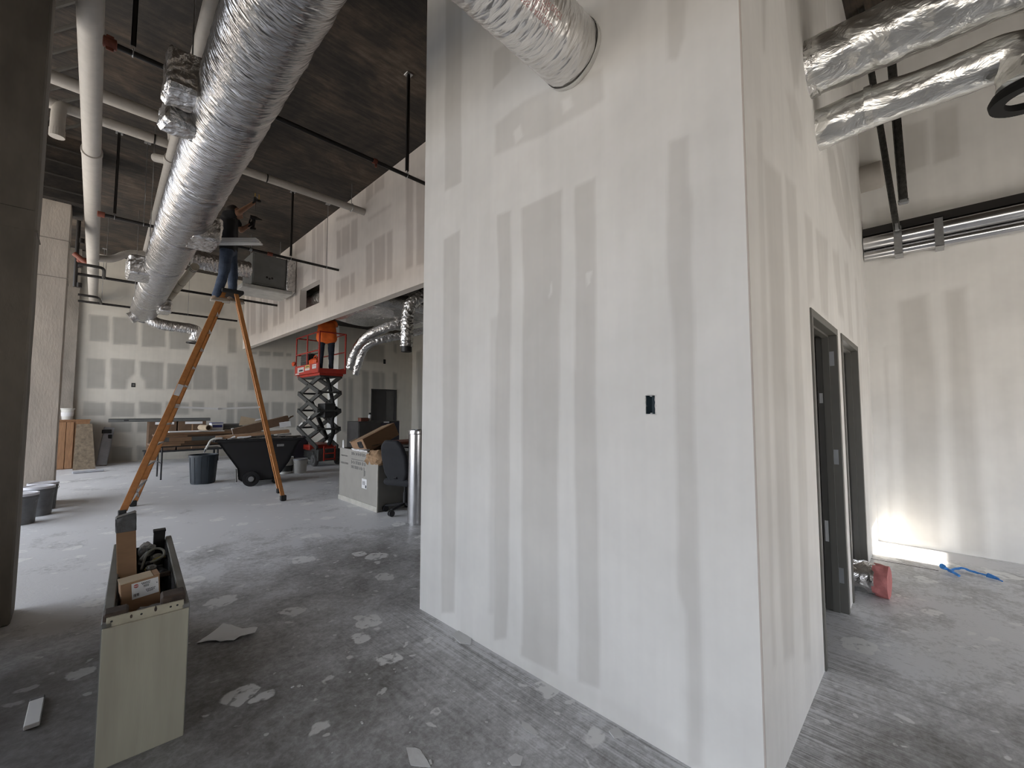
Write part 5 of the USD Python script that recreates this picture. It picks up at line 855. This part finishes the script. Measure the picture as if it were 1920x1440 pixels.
def flat(label, dx0, dx1, dy0, dy1, tk, m, curl=0., yawd=0.):
    global zt2
    x0, x1, y0_, y1_ = tx0+dx0, tx1+dx1, ty0+dy0, ty1+dy1
    v, f = sub(box((x0, y0_, 0), (x1, y1_, tk)), .15); v = v.copy(); u_ = (v[:, 0]-x0)/(x1-x0); v[:, 2] += curl*(u_-.5)**2*4*np.where(u_ < .5, .3, 1)
    t = thing('flat_carton', label, 'cardboard', ((x0+x1)/2, (y0_+y1_)/2, zt2), 'flat cardboard on the folding table'); v[:, 2] += zt2+.002; obj('sheet', rz((v, f), yawd, ((x0+x1)/2, (y0_+y1_)/2, 0)), m, t); obj('edge_strip', rz(box((x0+.1, y0_-.003, zt2+.002), (x0+.5, y0_, zt2+.002+tk)), yawd, ((x0+x1)/2, (y0_+y1_)/2, 0)), 'cardboard', t); zt2 += tk+.003
flat('lowest dark flattened carton on the folding table', -.10, .15, -.1, 0, .045, 'cardboard_dark'); flat('second flattened carton on the table, edges curling', -.02, .3, -.12, 0, .05, 'cardboard_dark', .0, -2)
flat('grey flat sheet in the middle of the pile on the table', .08, .35, -.1, .05, .09, 'stud_grey', 0, 1); flat('dark flattened carton near the top of the table pile', .0, .25, -.05, .0, .04, 'cardboard_dark', 0, 2); flat('topmost brown flat carton on the table', .05, .1, 0, .05, .05, 'cardboard', 0, -1)
P0 = A(345, 818, y=ty0+.2); t = thing('paper_stack', 'white paper sheets on the flat cartons beside a cardboard roll', 'paper', (P0[0], ty0+.3, zt2)); obj('sheets', rz(box((P0[0]-.28, ty0+.02, zt2+.002), (P0[0]+.75, ty0+.5, zt2+.02)), -3, P0), 'paper_white', t); obj('loose_sheet', rz(box((P0[0]+.2, ty0-.06, zt2+.021), (P0[0]+.7, ty0+.3, zt2+.024)), 8, P0), 'paper_white', t)
ra, rb_ = A(376, 806, y=ty0+.45), A(391, 817, y=ty0+.05); ra[2] = rb_[2] = zt2+.025+.065; t = thing('cardboard_roll', 'open cardboard tube lying on the papers', 'roll', (rb_[0], rb_[1], zt2)); dlt = (rb_-ra)/np.linalg.norm(rb_-ra)
obj('tube_wall', join([tube([ra, rb_], .065, 28, False), tube([rb_, ra], .05, 28, False), tube([rb_-dlt*.002, rb_], [.05, .065], 28, False)]), 'cardboard_pale', t, smooth=40); obj('dark_core', tube([ra+dlt*.01, rb_-dlt*.03], .049, 24), 'cardboard_dark', t)
c = A(405, 815, y=ty0+.25); t = thing('white_blue_box', 'small white and blue box on the table beside the tilt truck', 'box', (c[0], ty0+.3, zt2)); obj('body', box((c[0]-.11, ty0+.15, zt2+.026), (c[0]+.12, ty0+.45, zt2+.20), .004), 'paper_white', t); plain('print_blue', (.05, .06, .22), .5); obj('blue_panel', box((c[0]-.09, ty0+.147, zt2+.09), (c[0]+.10, ty0+.15, zt2+.15)), 'print_blue', t); obj('blue_top', box((c[0]-.112, ty0+.148, zt2+.19), (c[0]+.122, ty0+.452, zt2+.204)), 'print_blue', t)
c = A(433, 812, y=ty0+.3); t = thing('grey_case', 'flat dark grey case right of the white and blue box', 'case', (c[0], ty0+.35, zt2)); obj('shell', box((c[0]-.2, ty0+.2, zt2+.026), (c[0]+.22, ty0+.5, zt2+.17), .02), 'stud_grey', t); obj('lid_line', box((c[0]-.202, ty0+.198, zt2+.11), (c[0]+.222, ty0+.502, zt2+.116)), 'cabinet_dark', t)
c = A(384, 908, z=0); t = thing('round_bin', 'dark blue-grey round plastic bin in front of the folding table', 'bin', (c[0], c[1]+.22, 0)); bh = .60
obj('body', lathe([(0, 0), (.205, 0), (.215, .02), (.25, bh*.93), (.265, bh*.93), (.265, bh), (.245, bh), (.2, .03), (0, .03)], 48, (c[0], c[1]+.22, 0)), 'bin_blue', t, smooth=30)
for k in range(12): a = k*math.pi/6+.2; obj('rib', bar((c[0]+.214*math.cos(a), c[1]+.22+.214*math.sin(a), .03), (c[0]+.248*math.cos(a), c[1]+.22+.248*math.sin(a), bh*.92), .012, .012, Z), 'bin_blue', t)
# tilt truck, seen from its side
wc_ = A(470, 911, z=0); ta = math.radians(-14); tu = np.array([math.cos(ta), math.sin(ta), 0]); tv = np.cross(Z, tu); org = wc_-tu*.62
def tp(s, d, h): return org+tu*s+tv*d+Z*h
tk_ = thing('tilt_truck', 'black plastic tilt truck heaped with cardboard and offcuts, behind the ladder', 'tilt truck', tp(.7, .4, 0)); Wd = .78
prof = [(-.02, .93), (.05, .88), (.38, .36), (.40, .15), (.46, .10), (.98, .10), (1.16, .24), (1.30, .45), (1.48, .86), (1.56, .93)]
inn = [(1.52, .93), (1.43, .86), (1.26, .47), (1.12, .27), (.97, .13), (.48, .13), (.43, .17), (.41, .37), (.09, .88), (.03, .93)]
obj('hull_side', prism(prof, tp(0, 0, 0), tu, Z, -.03), 'truck_black', tk_) if False else None
for d_ in (0, Wd-.03): obj('hull_side', prism(prof, tp(0, d_+.03, 0), tu, Z, .03), 'truck_black', tk_)
obj('hull_floor', prism(sg.Polygon(prof+inn), tp(0, Wd, 0), tu, Z, Wd), 'truck_black', tk_)
for d_ in (-.03, Wd-.01): obj('rim', bar(tp(-.02, d_+.02, .925), tp(1.56, d_+.02, .925), .06, .045, Z, .012), 'truck_black', tk_)
obj('rim', bar(tp(-.02, 0, .925), tp(-.02, Wd, .925), .06, .045, Z, .012), 'truck_black', tk_); obj('rim', bar(tp(1.56, 0, .925), tp(1.56, Wd, .925), .06, .045, Z, .012), 'truck_black', tk_)
def wheel(s, d, r, w): v, f = lathe([(0, -w/2), (r*.5, -w/2), (r*.55, -w*.35), (r*.8, -w*.4), (r, -w*.3), (r, w*.3), (r*.8, w*.4), (r*.55, w*.35), (r*.5, w/2), (0, w/2)], 32); v = v @ np.array([tu, Z, -tv]); return v+tp(s, d, r), f
for d_ in (-.06, Wd+.06): w_ = obj('wheel', wheel(.62, d_, .15, .07), 'truck_black', tk_, smooth=30); v, f = lathe([(0, -.052), (.035, -.052), (.05, -.038), (.05, .052), (0, .052)], 20); obj('hub', (v @ np.array([tu, Z, tv*-1])+tp(.62, d_, .15), f), 'hub_grey', w_)
for d_ in (.1, Wd-.1): w_ = obj('caster', wheel(1.06, d_, .06, .035), 'truck_black', tk_, smooth=30); obj('fork', bar(tp(1.06, d_-.03, .06), tp(1.1, d_-.03, .16), .012, .05, Z), 'hub_grey', w_)
obj('axle', rod(tp(.62, -.09, .15), tp(.62, Wd+.09, .15), .014), 'hub_grey', tk_); obj('name_plate', cbox(tp(1.16, -.003, .80), (.20, .012, .05), .004), 'hub_grey', tk_)
obj('support_strip', bar(tp(.36, -.012, .36), tp(.37, -.012, .10), .02, .05, Z), 'tin_grey', tk_)
zz_ = .945
def stick(name, label, cat, p, q, w, h, m, extra=None, bev=.004): t = thing(name, label, cat, (np.asarray(p)+np.asarray(q))/2); obj('body', bar(p, q, w, h, Z, bev), m, t); [obj(n_, me, mm, t) for n_, me, mm in (extra or [])]; return t
def tpx(px, py, d): # on the vertical plane along the truck, d behind its near side
    o_ = tp(0, d, 0); dr_ = FW*FPX+RT*(px-960)-UP*(py-720); return EYE+dr_*(((o_-EYE) @ tv)/(dr_ @ tv))
p, q = tpx(436, 812, .25), tpx(540, 786, .35); ex = [('open_end', bar(p-(q-p)*.0-[0, 0, .0], p+(q-p)*.035, .20, .19, Z), 'paper_white'), ('label', bar(tpx(524, 797, .10), tpx(545, 794, .10), .006, .11, Z), 'paper_white'), ('torn_flap', wob(sub(bar(q, q+(q-p)*.10+[0, 0, .05], .16, .02, Z), .04), .03, 9), 'cardboard_dark')]
stick('long_carton', 'long dark brown open carton slanting across the tilt truck load', 'carton', p, q, .22, .17, 'cardboard_dark', ex)
p, q = tpx(404, 821, .15), tpx(541, 808, .2); stick('flat_long_carton', 'long flat light brown carton lying under the slanting one', 'carton', p, q, .34, .06, 'cardboard', [('tape_strip', bar(p+[0, 0, .031], q+[0, 0, .031], .05, .003, Z), 'cardboard_pale')])
p, q = tpx(451, 791, .5), tpx(488, 790, .6); t = thing('pale_board', 'pale triangular board sticking up behind the long carton', 'board', p); obj('sheet', prism([(0, 0), (.52, .06), (.50, .10), (.03, .20)], tpx(448, 798, .5), tu, Z, .02), 'cardboard_pale', t); obj('corner_chip', prism([(.28, .09), (.42, .12), (.44, .15), (.30, .13)], tpx(448, 798, .46), tu, Z, .015), 'paper_white', t)
p, q = tpx(505, 815, .05), tpx(540, 809, .08); stick('white_strip', 'thin white strip on the right of the tilt truck load', 'strip', p, q, .05, .015, 'paper_white')
dk = np.random.default_rng(3); debris = []
nm_ = [('white plaster lump on the left rim of the tilt truck', .08, .02, 'paper_white', .18, .06), ('small pale offcut left of the ladder rail on the truck', .26, .0, 'paper_white', .14, .035), ('long white shard along the near rim of the truck', .48, -.01, 'paper_white', .24, .025), ('grey metal strip across the middle of the truck load', .72, .05, 'tin_grey', .5, .02), ('second grey metal strip crossing the truck load', .92, .12, 'tin_grey', .45, .02), ('bright metal offcut on the right part of the truck load', 1.2, .05, 'galvanised', .26, .04), ('grey sheet offcut at the right end of the truck', 1.38, .15, 'tin_grey', .3, .03)]
for i, (lb, s, d, mm, L_, h_) in enumerate(nm_):
    c = tp(s, d+.04, .955+h_/2+.015*(i % 3)); t = thing('debris_offcut', lb, 'offcut', c, 'offcuts on the tilt truck'); obj('piece', wob(sub(bar(c-tu*L_/2+[0, 0, -.01], c+tu*L_/2+[0, 0, .02*(i % 2)], .10, h_, Z, .004), .06), .012, 9, i), mm, t)
fill = [rz(cbox(tp(dk.uniform(.15, 1.4), dk.uniform(.1, .7), .80+dk.uniform(0, .10)), (dk.uniform(.1, .4), dk.uniform(.05, .2), dk.uniform(.03, .09))), dk.uniform(0, 180), tp(.7, .4, 0)) for i in range(1)]
hp_ = wob(sub(box((0, 0, 0), (1.28, Wd-.10, .14), .05), .07), .05, 6); v, f = hp_; obj2('loose_rubble', 'mixed dark rubble filling the tilt truck', 'rubble', (org+(v[:, :1]+.12)*tu+(v[:, 1:2]+.05)*tv+(v[:, 2:]+.79)*Z, f), 'stud_grey', kind='stuff')
t = thing('rope', 'end of a white rope hanging over the left rim of the truck', 'rope', tp(-.05, 0, .9)); obj('cord', tube(curve([tp(.12, -.03, .985), tp(.0, -.05, .985), tp(-.08, -.06, .95), tp(-.11, -.06, .86), tp(-.15, -.06, .78)], .02), .02, 10), 'pail_white', t, smooth=True); obj('frayed_end', tube([tp(-.15, -.06, .78), tp(-.17, -.06, .72)], [.02, .012], 8), 'duct_tape', t)
# pails and dark panel right of the truck
c = A(541, 889, z=0); pa_ = pail((c[0], c[1]+.17), .155, .40, 'white pail with orange handled tools, right of the tilt truck', 'pail_white', None); obj('label', tube([(c[0], c[1]+.17, .06), (c[0], c[1]+.17, .20)], [.143, .148], 36, False), 'label_dark', pa_); plain('tool_orange', (.55, .12, .05), .5)
for i, (dx, dz) in enumerate(((-.05, .18), (.03, .20))): t = thing('pry_bar', 'orange handled pry bar in the white pail, '+('left one', 'right one')[i], 'pry bar', (c[0]+dx, c[1]+.17, .1), 'tools in the pail'); obj('grip', rod((c[0]+dx*.6, c[1]+.15, .30), (c[0]+dx, c[1]+.16, .36+dz), .016), 'tool_orange', t); obj('shaft', rod((c[0]+dx*.3, c[1]+.16, .09), (c[0]+dx*.6, c[1]+.15, .30), .008), 'steel_dull', t)
c = A(567, 888, z=0); pl2 = pail((c[0], c[1]+.17), .16, .34, 'scuffed pale pail left of the lift wheel', 'pail_white', 'plaster_grey')
p, q = A(548, 872, z=0), A(578, 868, z=0); t = thing('slate_sheet', 'dark slate-coloured sheet standing behind the two pails', 'panel', ((p[0]+q[0])/2, p[1]+.5, 0)); yp = p[1]+.0; xq = A(576, 868, y=yp)[0]; hq = A(576, 817, y=yp)[2]; plain('slate', (.035, .034, .048), .6); obj('sheet', box((xq-1.0, yp, 0), (xq, yp+.04, hq), .004), 'slate', t); obj('edge_trim', box((xq, yp-.003, 0), (xq+.015, yp+.043, hq)), 'tin_grey', t)

# ------------------------------------------------------------------ big grey carton and its neighbours by the wall
BL, BR = A(635, 935, z=0), A(707, 961, z=0); gd_ = (BR-BL); Lg = np.linalg.norm(gd_); gu_ = gd_/Lg; gn = np.cross(Z, gu_); gh = .885; gw = .78
def gp_(a, b, h): return BL+gu_*a+gn*b+Z*h
def gbox(a0, a1, b0, b1, h0, h1, bev=0.): v, f = box((a0, b0, h0), (a1, b1, h1), bev); return BL+v[:, :1]*gu_+v[:, 1:2]*gn+v[:, 2:]*Z, f
plain('carton_grey', (.325, .31, .28), .85, var=.06, scale=4); plain('carton_side', (.20, .195, .18), .85, var=.08); plain('carton_edge', (.52, .50, .45), .85)
gc = thing('appliance_carton', 'big grey appliance carton with faint black print and a torn top corner', 'carton', gp_(Lg/2, gw/2, 0))
obj('front_side', prism([(0, .075), (Lg, .075), (Lg, gh-.13), (Lg*.93, gh-.10), (Lg*.80, gh-.02), (Lg*.72, gh-.005), (0, gh)], gp_(0, .012, 0), gu_, Z, .012), 'carton_grey', gc)
obj('base_strip', gbox(-.006, Lg+.006, -.008, .012, 0, .078), 'carton_edge', gc); obj('corner_edge', gbox(Lg-.012, Lg+.004, -.004, .014, .07, gh-.13), 'carton_edge', gc)
obj('end_side', prism([(0, 0), (gw, 0), (gw, gh), (.2, gh), (.05, gh-.11), (0, gh-.13)], gp_(Lg, 0, 0), gn, Z, -.012) if False else prism([(0, 0), (gw, 0), (gw, gh), (.2, gh), (.05, gh-.11), (0, gh-.13)], gp_(Lg-.012, 0, 0), gn, Z, .012), 'carton_side', gc)
obj('back_side', gbox(0, Lg, gw-.012, gw, 0, gh), 'carton_side', gc); obj('far_side', gbox(0, .012, 0, gw, 0, gh), 'carton_side', gc); obj('top', gbox(.02, Lg-.22, .012, gw-.012, gh-.07, gh-.05), 'carton_side', gc)
obj('torn_edge', wob(sub(gbox(.50, Lg*.74, -.004, .016, gh-.014, gh+.01), .03), .008, 24), 'paper_white', gc)
pr_ = gp_(Lg*.97, .05, gh-.10); plain('kraft_torn', (.42, .27, .155), .9, var=.2, scale=20)
obj('crumpled_liner', wob(sub(join([gbox(Lg-.42, Lg+.05, -.03, .14, gh-.20, gh+.03, .06)]), .04), .055, 10), 'kraft_torn', gc, smooth=50)
lb_ = obj('white_label', gbox(.88, 1.05, -.0035, -.0005, .30, .45), 'paper_white', gc); obj('print', join([gbox(.90, 1.0, -.0045, -.0035, .40-k*.02, .408-k*.02) for k in range(3)]+[gbox(1.0, 1.04, -.0045, -.0035, .31, .355)]), 'ink_dark', lb_)
def scr(a, h, w, hh, n_, seed):   # rows of printed marks, too worn to read
    r = np.random.default_rng(seed); ms = []
    for k in range(n_):
        x = a+w*k/n_; ms.append(gbox(x, x+w/n_*r.uniform(.35, .75), -.0035, -.0004, h+hh*r.uniform(0, .2), h+hh*r.uniform(.6, 1.0))); ms.append(gbox(x, x+.008, -.0035, -.0004, h, h+hh))
    return join(ms)
plain('print_faded', (.20, .195, .185), .85)
obj('print', scr(.07, gh-.135, .26, .022, 9, 1), 'print_faded', gc, kind='stuff'); obj('print', scr(.07, gh-.265, .30, .032, 8, 2), 'print_faded', gc, kind='stuff')
for i_, (h_, hh_) in enumerate(((-.09, .05), (-.20, .0), (-.235, .055), (-.31, .05))):
    obj('print', scr(.48, gh+h_, .55 if i_ != 3 else .42, hh_, 7, 10+i_) if hh_ else gbox(.48, 1.02, -.0035, -.0004, gh-.165, gh-.152), 'print_faded', gc, kind='stuff')
obj('print', scr(.94, gh-.40, .09, .14, 1, 20), 'print_faded', gc, kind='stuff')
# on top of the carton
t = thing('slanted_carton', 'tan carton with a torn hole lying tilted on the big grey carton', 'carton', gp_(Lg*.70, .40, gh)); zb2 = gh-.02
pz = lambda px, py, b: (lambda o_, dr_: EYE+dr_*(((o_-EYE) @ gn)/(dr_ @ gn)))(gp_(0, b, 0), FW*FPX+RT*(px-960)-UP*(py-720))
c0 = A(704, 822, x=gp_(Lg*.6, .36, 0)[0]+.05); R7 = rotm(math.radians(14), Z, c0) @ rotm(math.radians(-20), [0, 1, 0], c0) @ rotm(math.radians(-12), [1, 0, 0], c0) @ rotm(math.radians(-90), Z, c0)
obj('body', xf(cbox(c0, (.34, .74, .24), .006), R7), 'cardboard', t); obj('top_tape', xf(cbox(c0+[0, 0, .122], (.06, .74, .003)), R7), 'cardboard_pale', t); obj('torn_hole', xf(wob(sub(cbox(c0+[.06, -.36, .03], (.12, .035, .12), .01), .02), .01, 20), R7), 'cabinet_dark', t); obj('hand_slot', xf(cbox(c0+[-.06, -.371, -.05], (.09, .006, .03)), R7), 'cabinet_dark', t); obj('flap', xf(cbox(c0+[-.17, -.30, .12], (.02, .14, .02)), R7), 'cardboard_pale', t)
t = thing('dark_carton', 'dark brown open carton on the left of the big grey carton', 'carton', gp_(.35, .42, gh)); c1_ = gp_(.22, .30, gh-.05)
obj('body', join([gbox(.10, .62, .22, .60, gh-.05, gh+.145, .004)]), 'cardboard_dark', t); obj('flap', bar(gp_(.66, .25, gh+.06), gp_(.75, .58, gh+.10), .18, .012, Z), 'cardboard_dark', t)
t = thing('white_strip', 'short white strip standing up at the left corner of the big carton', 'strip', gp_(.06, .05, gh)); obj('strip', prism([(0, 0), (.075, 0), (.05, .135), (.018, .135)], gp_(.06, .03, gh), gu_, Z, .015), 'paper_white', t)
t = thing('white_board', 'white torn board lying along the front edge of the big carton', 'board', gp_(.65, .06, gh)); obj('sheet', wob(sub(gbox(.42, .80, .02, .16, gh-.01, gh+.012), .05), .012, 9), 'paper_white', t)
# dark stuff behind: monitor-like panels, cans
t = thing('dark_cabinet', 'dark cabinet block in the gloom behind the cartons, below the recess door', 'cabinet', (6.6, 11, 0)); x0, x1_ = A(672, 800, y=11.2)[0], A(749, 800, y=11.2)[0]; hz = A(700, 790, y=11.2)[2]; plain('gloom_grey', (.065, .06, .056), .7, var=.15); obj('body', box((x0, 11.2, 0), (x1_, 11.9, hz), .01), 'gloom_grey', t)
xm = A(714, 800, y=11.2)[0]; obj('door', box((x0+.02, 11.18, .05), (xm-.01, 11.2, hz-.03), .003), 'gloom_grey', t); obj('door', box((xm+.01, 11.18, .05), (x1_-.02, 11.2, hz-.03), .003), 'slate', t); obj('white_tag', box((A(720, 785, y=11.17)[0], 11.17, hz-.05), (A(730, 785, y=11.17)[0], 11.18, hz-.015)), 'paper_white', t)
c = A(693, 797, y=11.4); t = thing('spray_can', 'small white-banded can on the dark cabinet', 'can', (c[0], 11.4, hz)); obj('body', lathe([(0, 0), (.04, 0), (.04, .17), (.028, .19), (0, .19)], 20, (c[0], 11.4, hz)), 'paper_white', t, smooth=30); obj('cap', lathe([(0, .19), (.03, .19), (.028, .24), (0, .24)], 16, (c[0], 11.4, hz)), 'cabinet_dark', t, smooth=30)
c = A(682, 782, y=11.4); t = thing('red_box', 'small dark red box on the dark cabinet', 'box', (c[0], 11.4, hz)); obj('body', box((c[0]-.12, 11.32, hz), (c[0]+.10, 11.5, hz+.09), .006), 'tread_red', t); obj('lid', box((c[0]-.125, 11.315, hz+.09), (c[0]+.105, 11.505, hz+.10), .003), 'tread_red', t)
# brown cartons and table behind the chair
t = thing('low_shelf', 'low dark table with flat boards behind the office chair', 'table', (5.2, 8.3, 0)); x0, x1_, yq = A(738, 840, y=8.2)[0], A(800, 840, y=8.2)[0], 8.2; zq = A(760, 837, y=8.2)[2]
obj('tabletop', box((x0-.5, yq, zq-.05), (x1_+.2, yq+.9, zq), .008), 'cabinet_dark', t)
for x in (x0-.4, x1_+.1):
    for y in (yq+.08, yq+.8): obj('leg', rod((x, y, 0), (x, y, zq-.05), .02), 'cabinet_dark', t)
t = thing('grey_board', 'pale grey board lying on the dark table behind the chair', 'board', (x0+.5, yq+.2, zq)); obj('sheet', box((x0-.1, yq-.1, zq), (x1_+.15, yq+.5, zq+.03), .003), 'tin_grey', t); obj('edge_strip', box((x0-.1, yq-.104, zq+.004), (x1_+.15, yq-.1, zq+.026)), 'plaster_grey', t)
t = thing('red_board', 'dark red-brown board on top of the grey board behind the chair', 'board', (x0+.6, yq+.3, zq+.03)); obj('sheet', box((x0+.05, yq+.15, zq+.03), (x1_+.2, yq+.8, zq+.09), .003), 'tread_red', t); obj('edge_strip', box((x0+.05, yq+.146, zq+.035), (x1_+.2, yq+.15, zq+.05)), 'cardboard_dark', t)
# office chair, seen from behind
cc = A(757, 962, z=0); cc = np.array([cc[0]+.05, cc[1]+.05, 0]); plain('fabric_black', (.016, .017, .021), .8, var=.15, scale=30); plain('plastic_black', (.014, .014, .016), .45)
oc_ = thing('office_chair', 'black office swivel chair between the grey carton and the steel cylinder', 'chair', tuple(cc)); back_d = np.array([-.9, -.3, 0]); back_d /= np.linalg.norm(back_d); sd2 = np.cross(Z, back_d)
for k in range(5):
    a = math.radians(72*k+200); e = cc+np.array([math.cos(a)*.31, math.sin(a)*.31, .09]); lg = obj('base_leg', bar(cc+[0, 0, .13], e, .045, .035, Z, .008), 'plastic_black', oc_); obj('caster', join([rod(e+[0, -.028, -.05+.005], e+[0, -.008, -.05+.005], .044, 18), rod(e+[0, .008, -.045], e+[0, .028, -.045], .044, 18), rod(e+[0, 0, -.03], e+[0, 0, .01], .012)]), 'plastic_black', lg)
obj('gas_column', join([rod(cc+[0, 0, .10], cc+[0, 0, .30], .030, 18), rod(cc+[0, 0, .28], cc+[0, 0, .42], .018, 14)]), 'plastic_black', oc_)
obj('seat', blob([hull(*[sph(cc+back_d*a+sd2*b+[0, 0, .47], .055, 16) for a in (-.22, .17) for b in (-.2, .2)])], .04, 6), 'fabric_black', oc_, smooth=True)
bk = []
for h, hw, off in ((.50, .15, .17), (.62, .22, .20), (.85, .235, .25), (1.0, .20, .30), (1.06, .14, .315)): bk.append([sph(cc+back_d*off+sd2*s_*(hw-.04)+[0, 0, h], .042, 14) for s_ in (-1, 1)])
obj('backrest', blob([hull(*bk[i], *bk[i+1]) for i in range(4)], .04, 6), 'fabric_black', oc_, smooth=True)
for s_ in (-1, 1): obj('armrest', join([tube(curve([cc+sd2*s_*.22+[0, 0, .44], cc+sd2*s_*.29+[0, 0, .5], cc+sd2*s_*.29+back_d*.05+[0, 0, .68]], .03), .018, 10), arr(hull(sph(cc+sd2*s_*.29+back_d*.14+[0, 0, .69], .028, 12), sph(cc+sd2*s_*.29-back_d*.14+[0, 0, .69], .028, 12)))]), 'plastic_black', oc_, smooth=40)
obj('back_bracket', bar(cc+back_d*.05+[0, 0, .41], cc+back_d*.24+[0, 0, .55], .06, .02, Z), 'plastic_black', oc_)
# polished steel cylinder
sc0 = A(797, 984, z=0); rS = .155; el = A(771.5, 985, z=0); sc0 = np.array([el[0]+.15, el[1]+.05, 0]); hS = 1.27
t = thing('steel_cylinder', 'tall polished steel cylinder bin half hidden by the big plasterboard wall', 'bin', tuple(sc0)); obj('body', lathe([(0, 0), (rS, 0), (rS, hS-.05), (rS*.96, hS-.05), (rS*.96, .02), (0, .02)], 64, tuple(sc0)), 'steel_bright', t, smooth=30); obj('rim', lathe([(rS*.95, hS-.06), (rS*1.03, hS-.06), (rS*1.04, hS-.05), (rS*1.04, hS-.015), (rS*1.0, hS), (rS*.95, hS), (rS*.95, hS-.06)], 64, tuple(sc0)), 'steel_bright', t, smooth=30); obj('lid', lathe([(0, hS-.03), (rS*.95, hS-.03), (rS*.95, hS-.035), (0, hS-.035)], 48, tuple(sc0)), 'cabinet_dark', t)
# white board seen through the lift
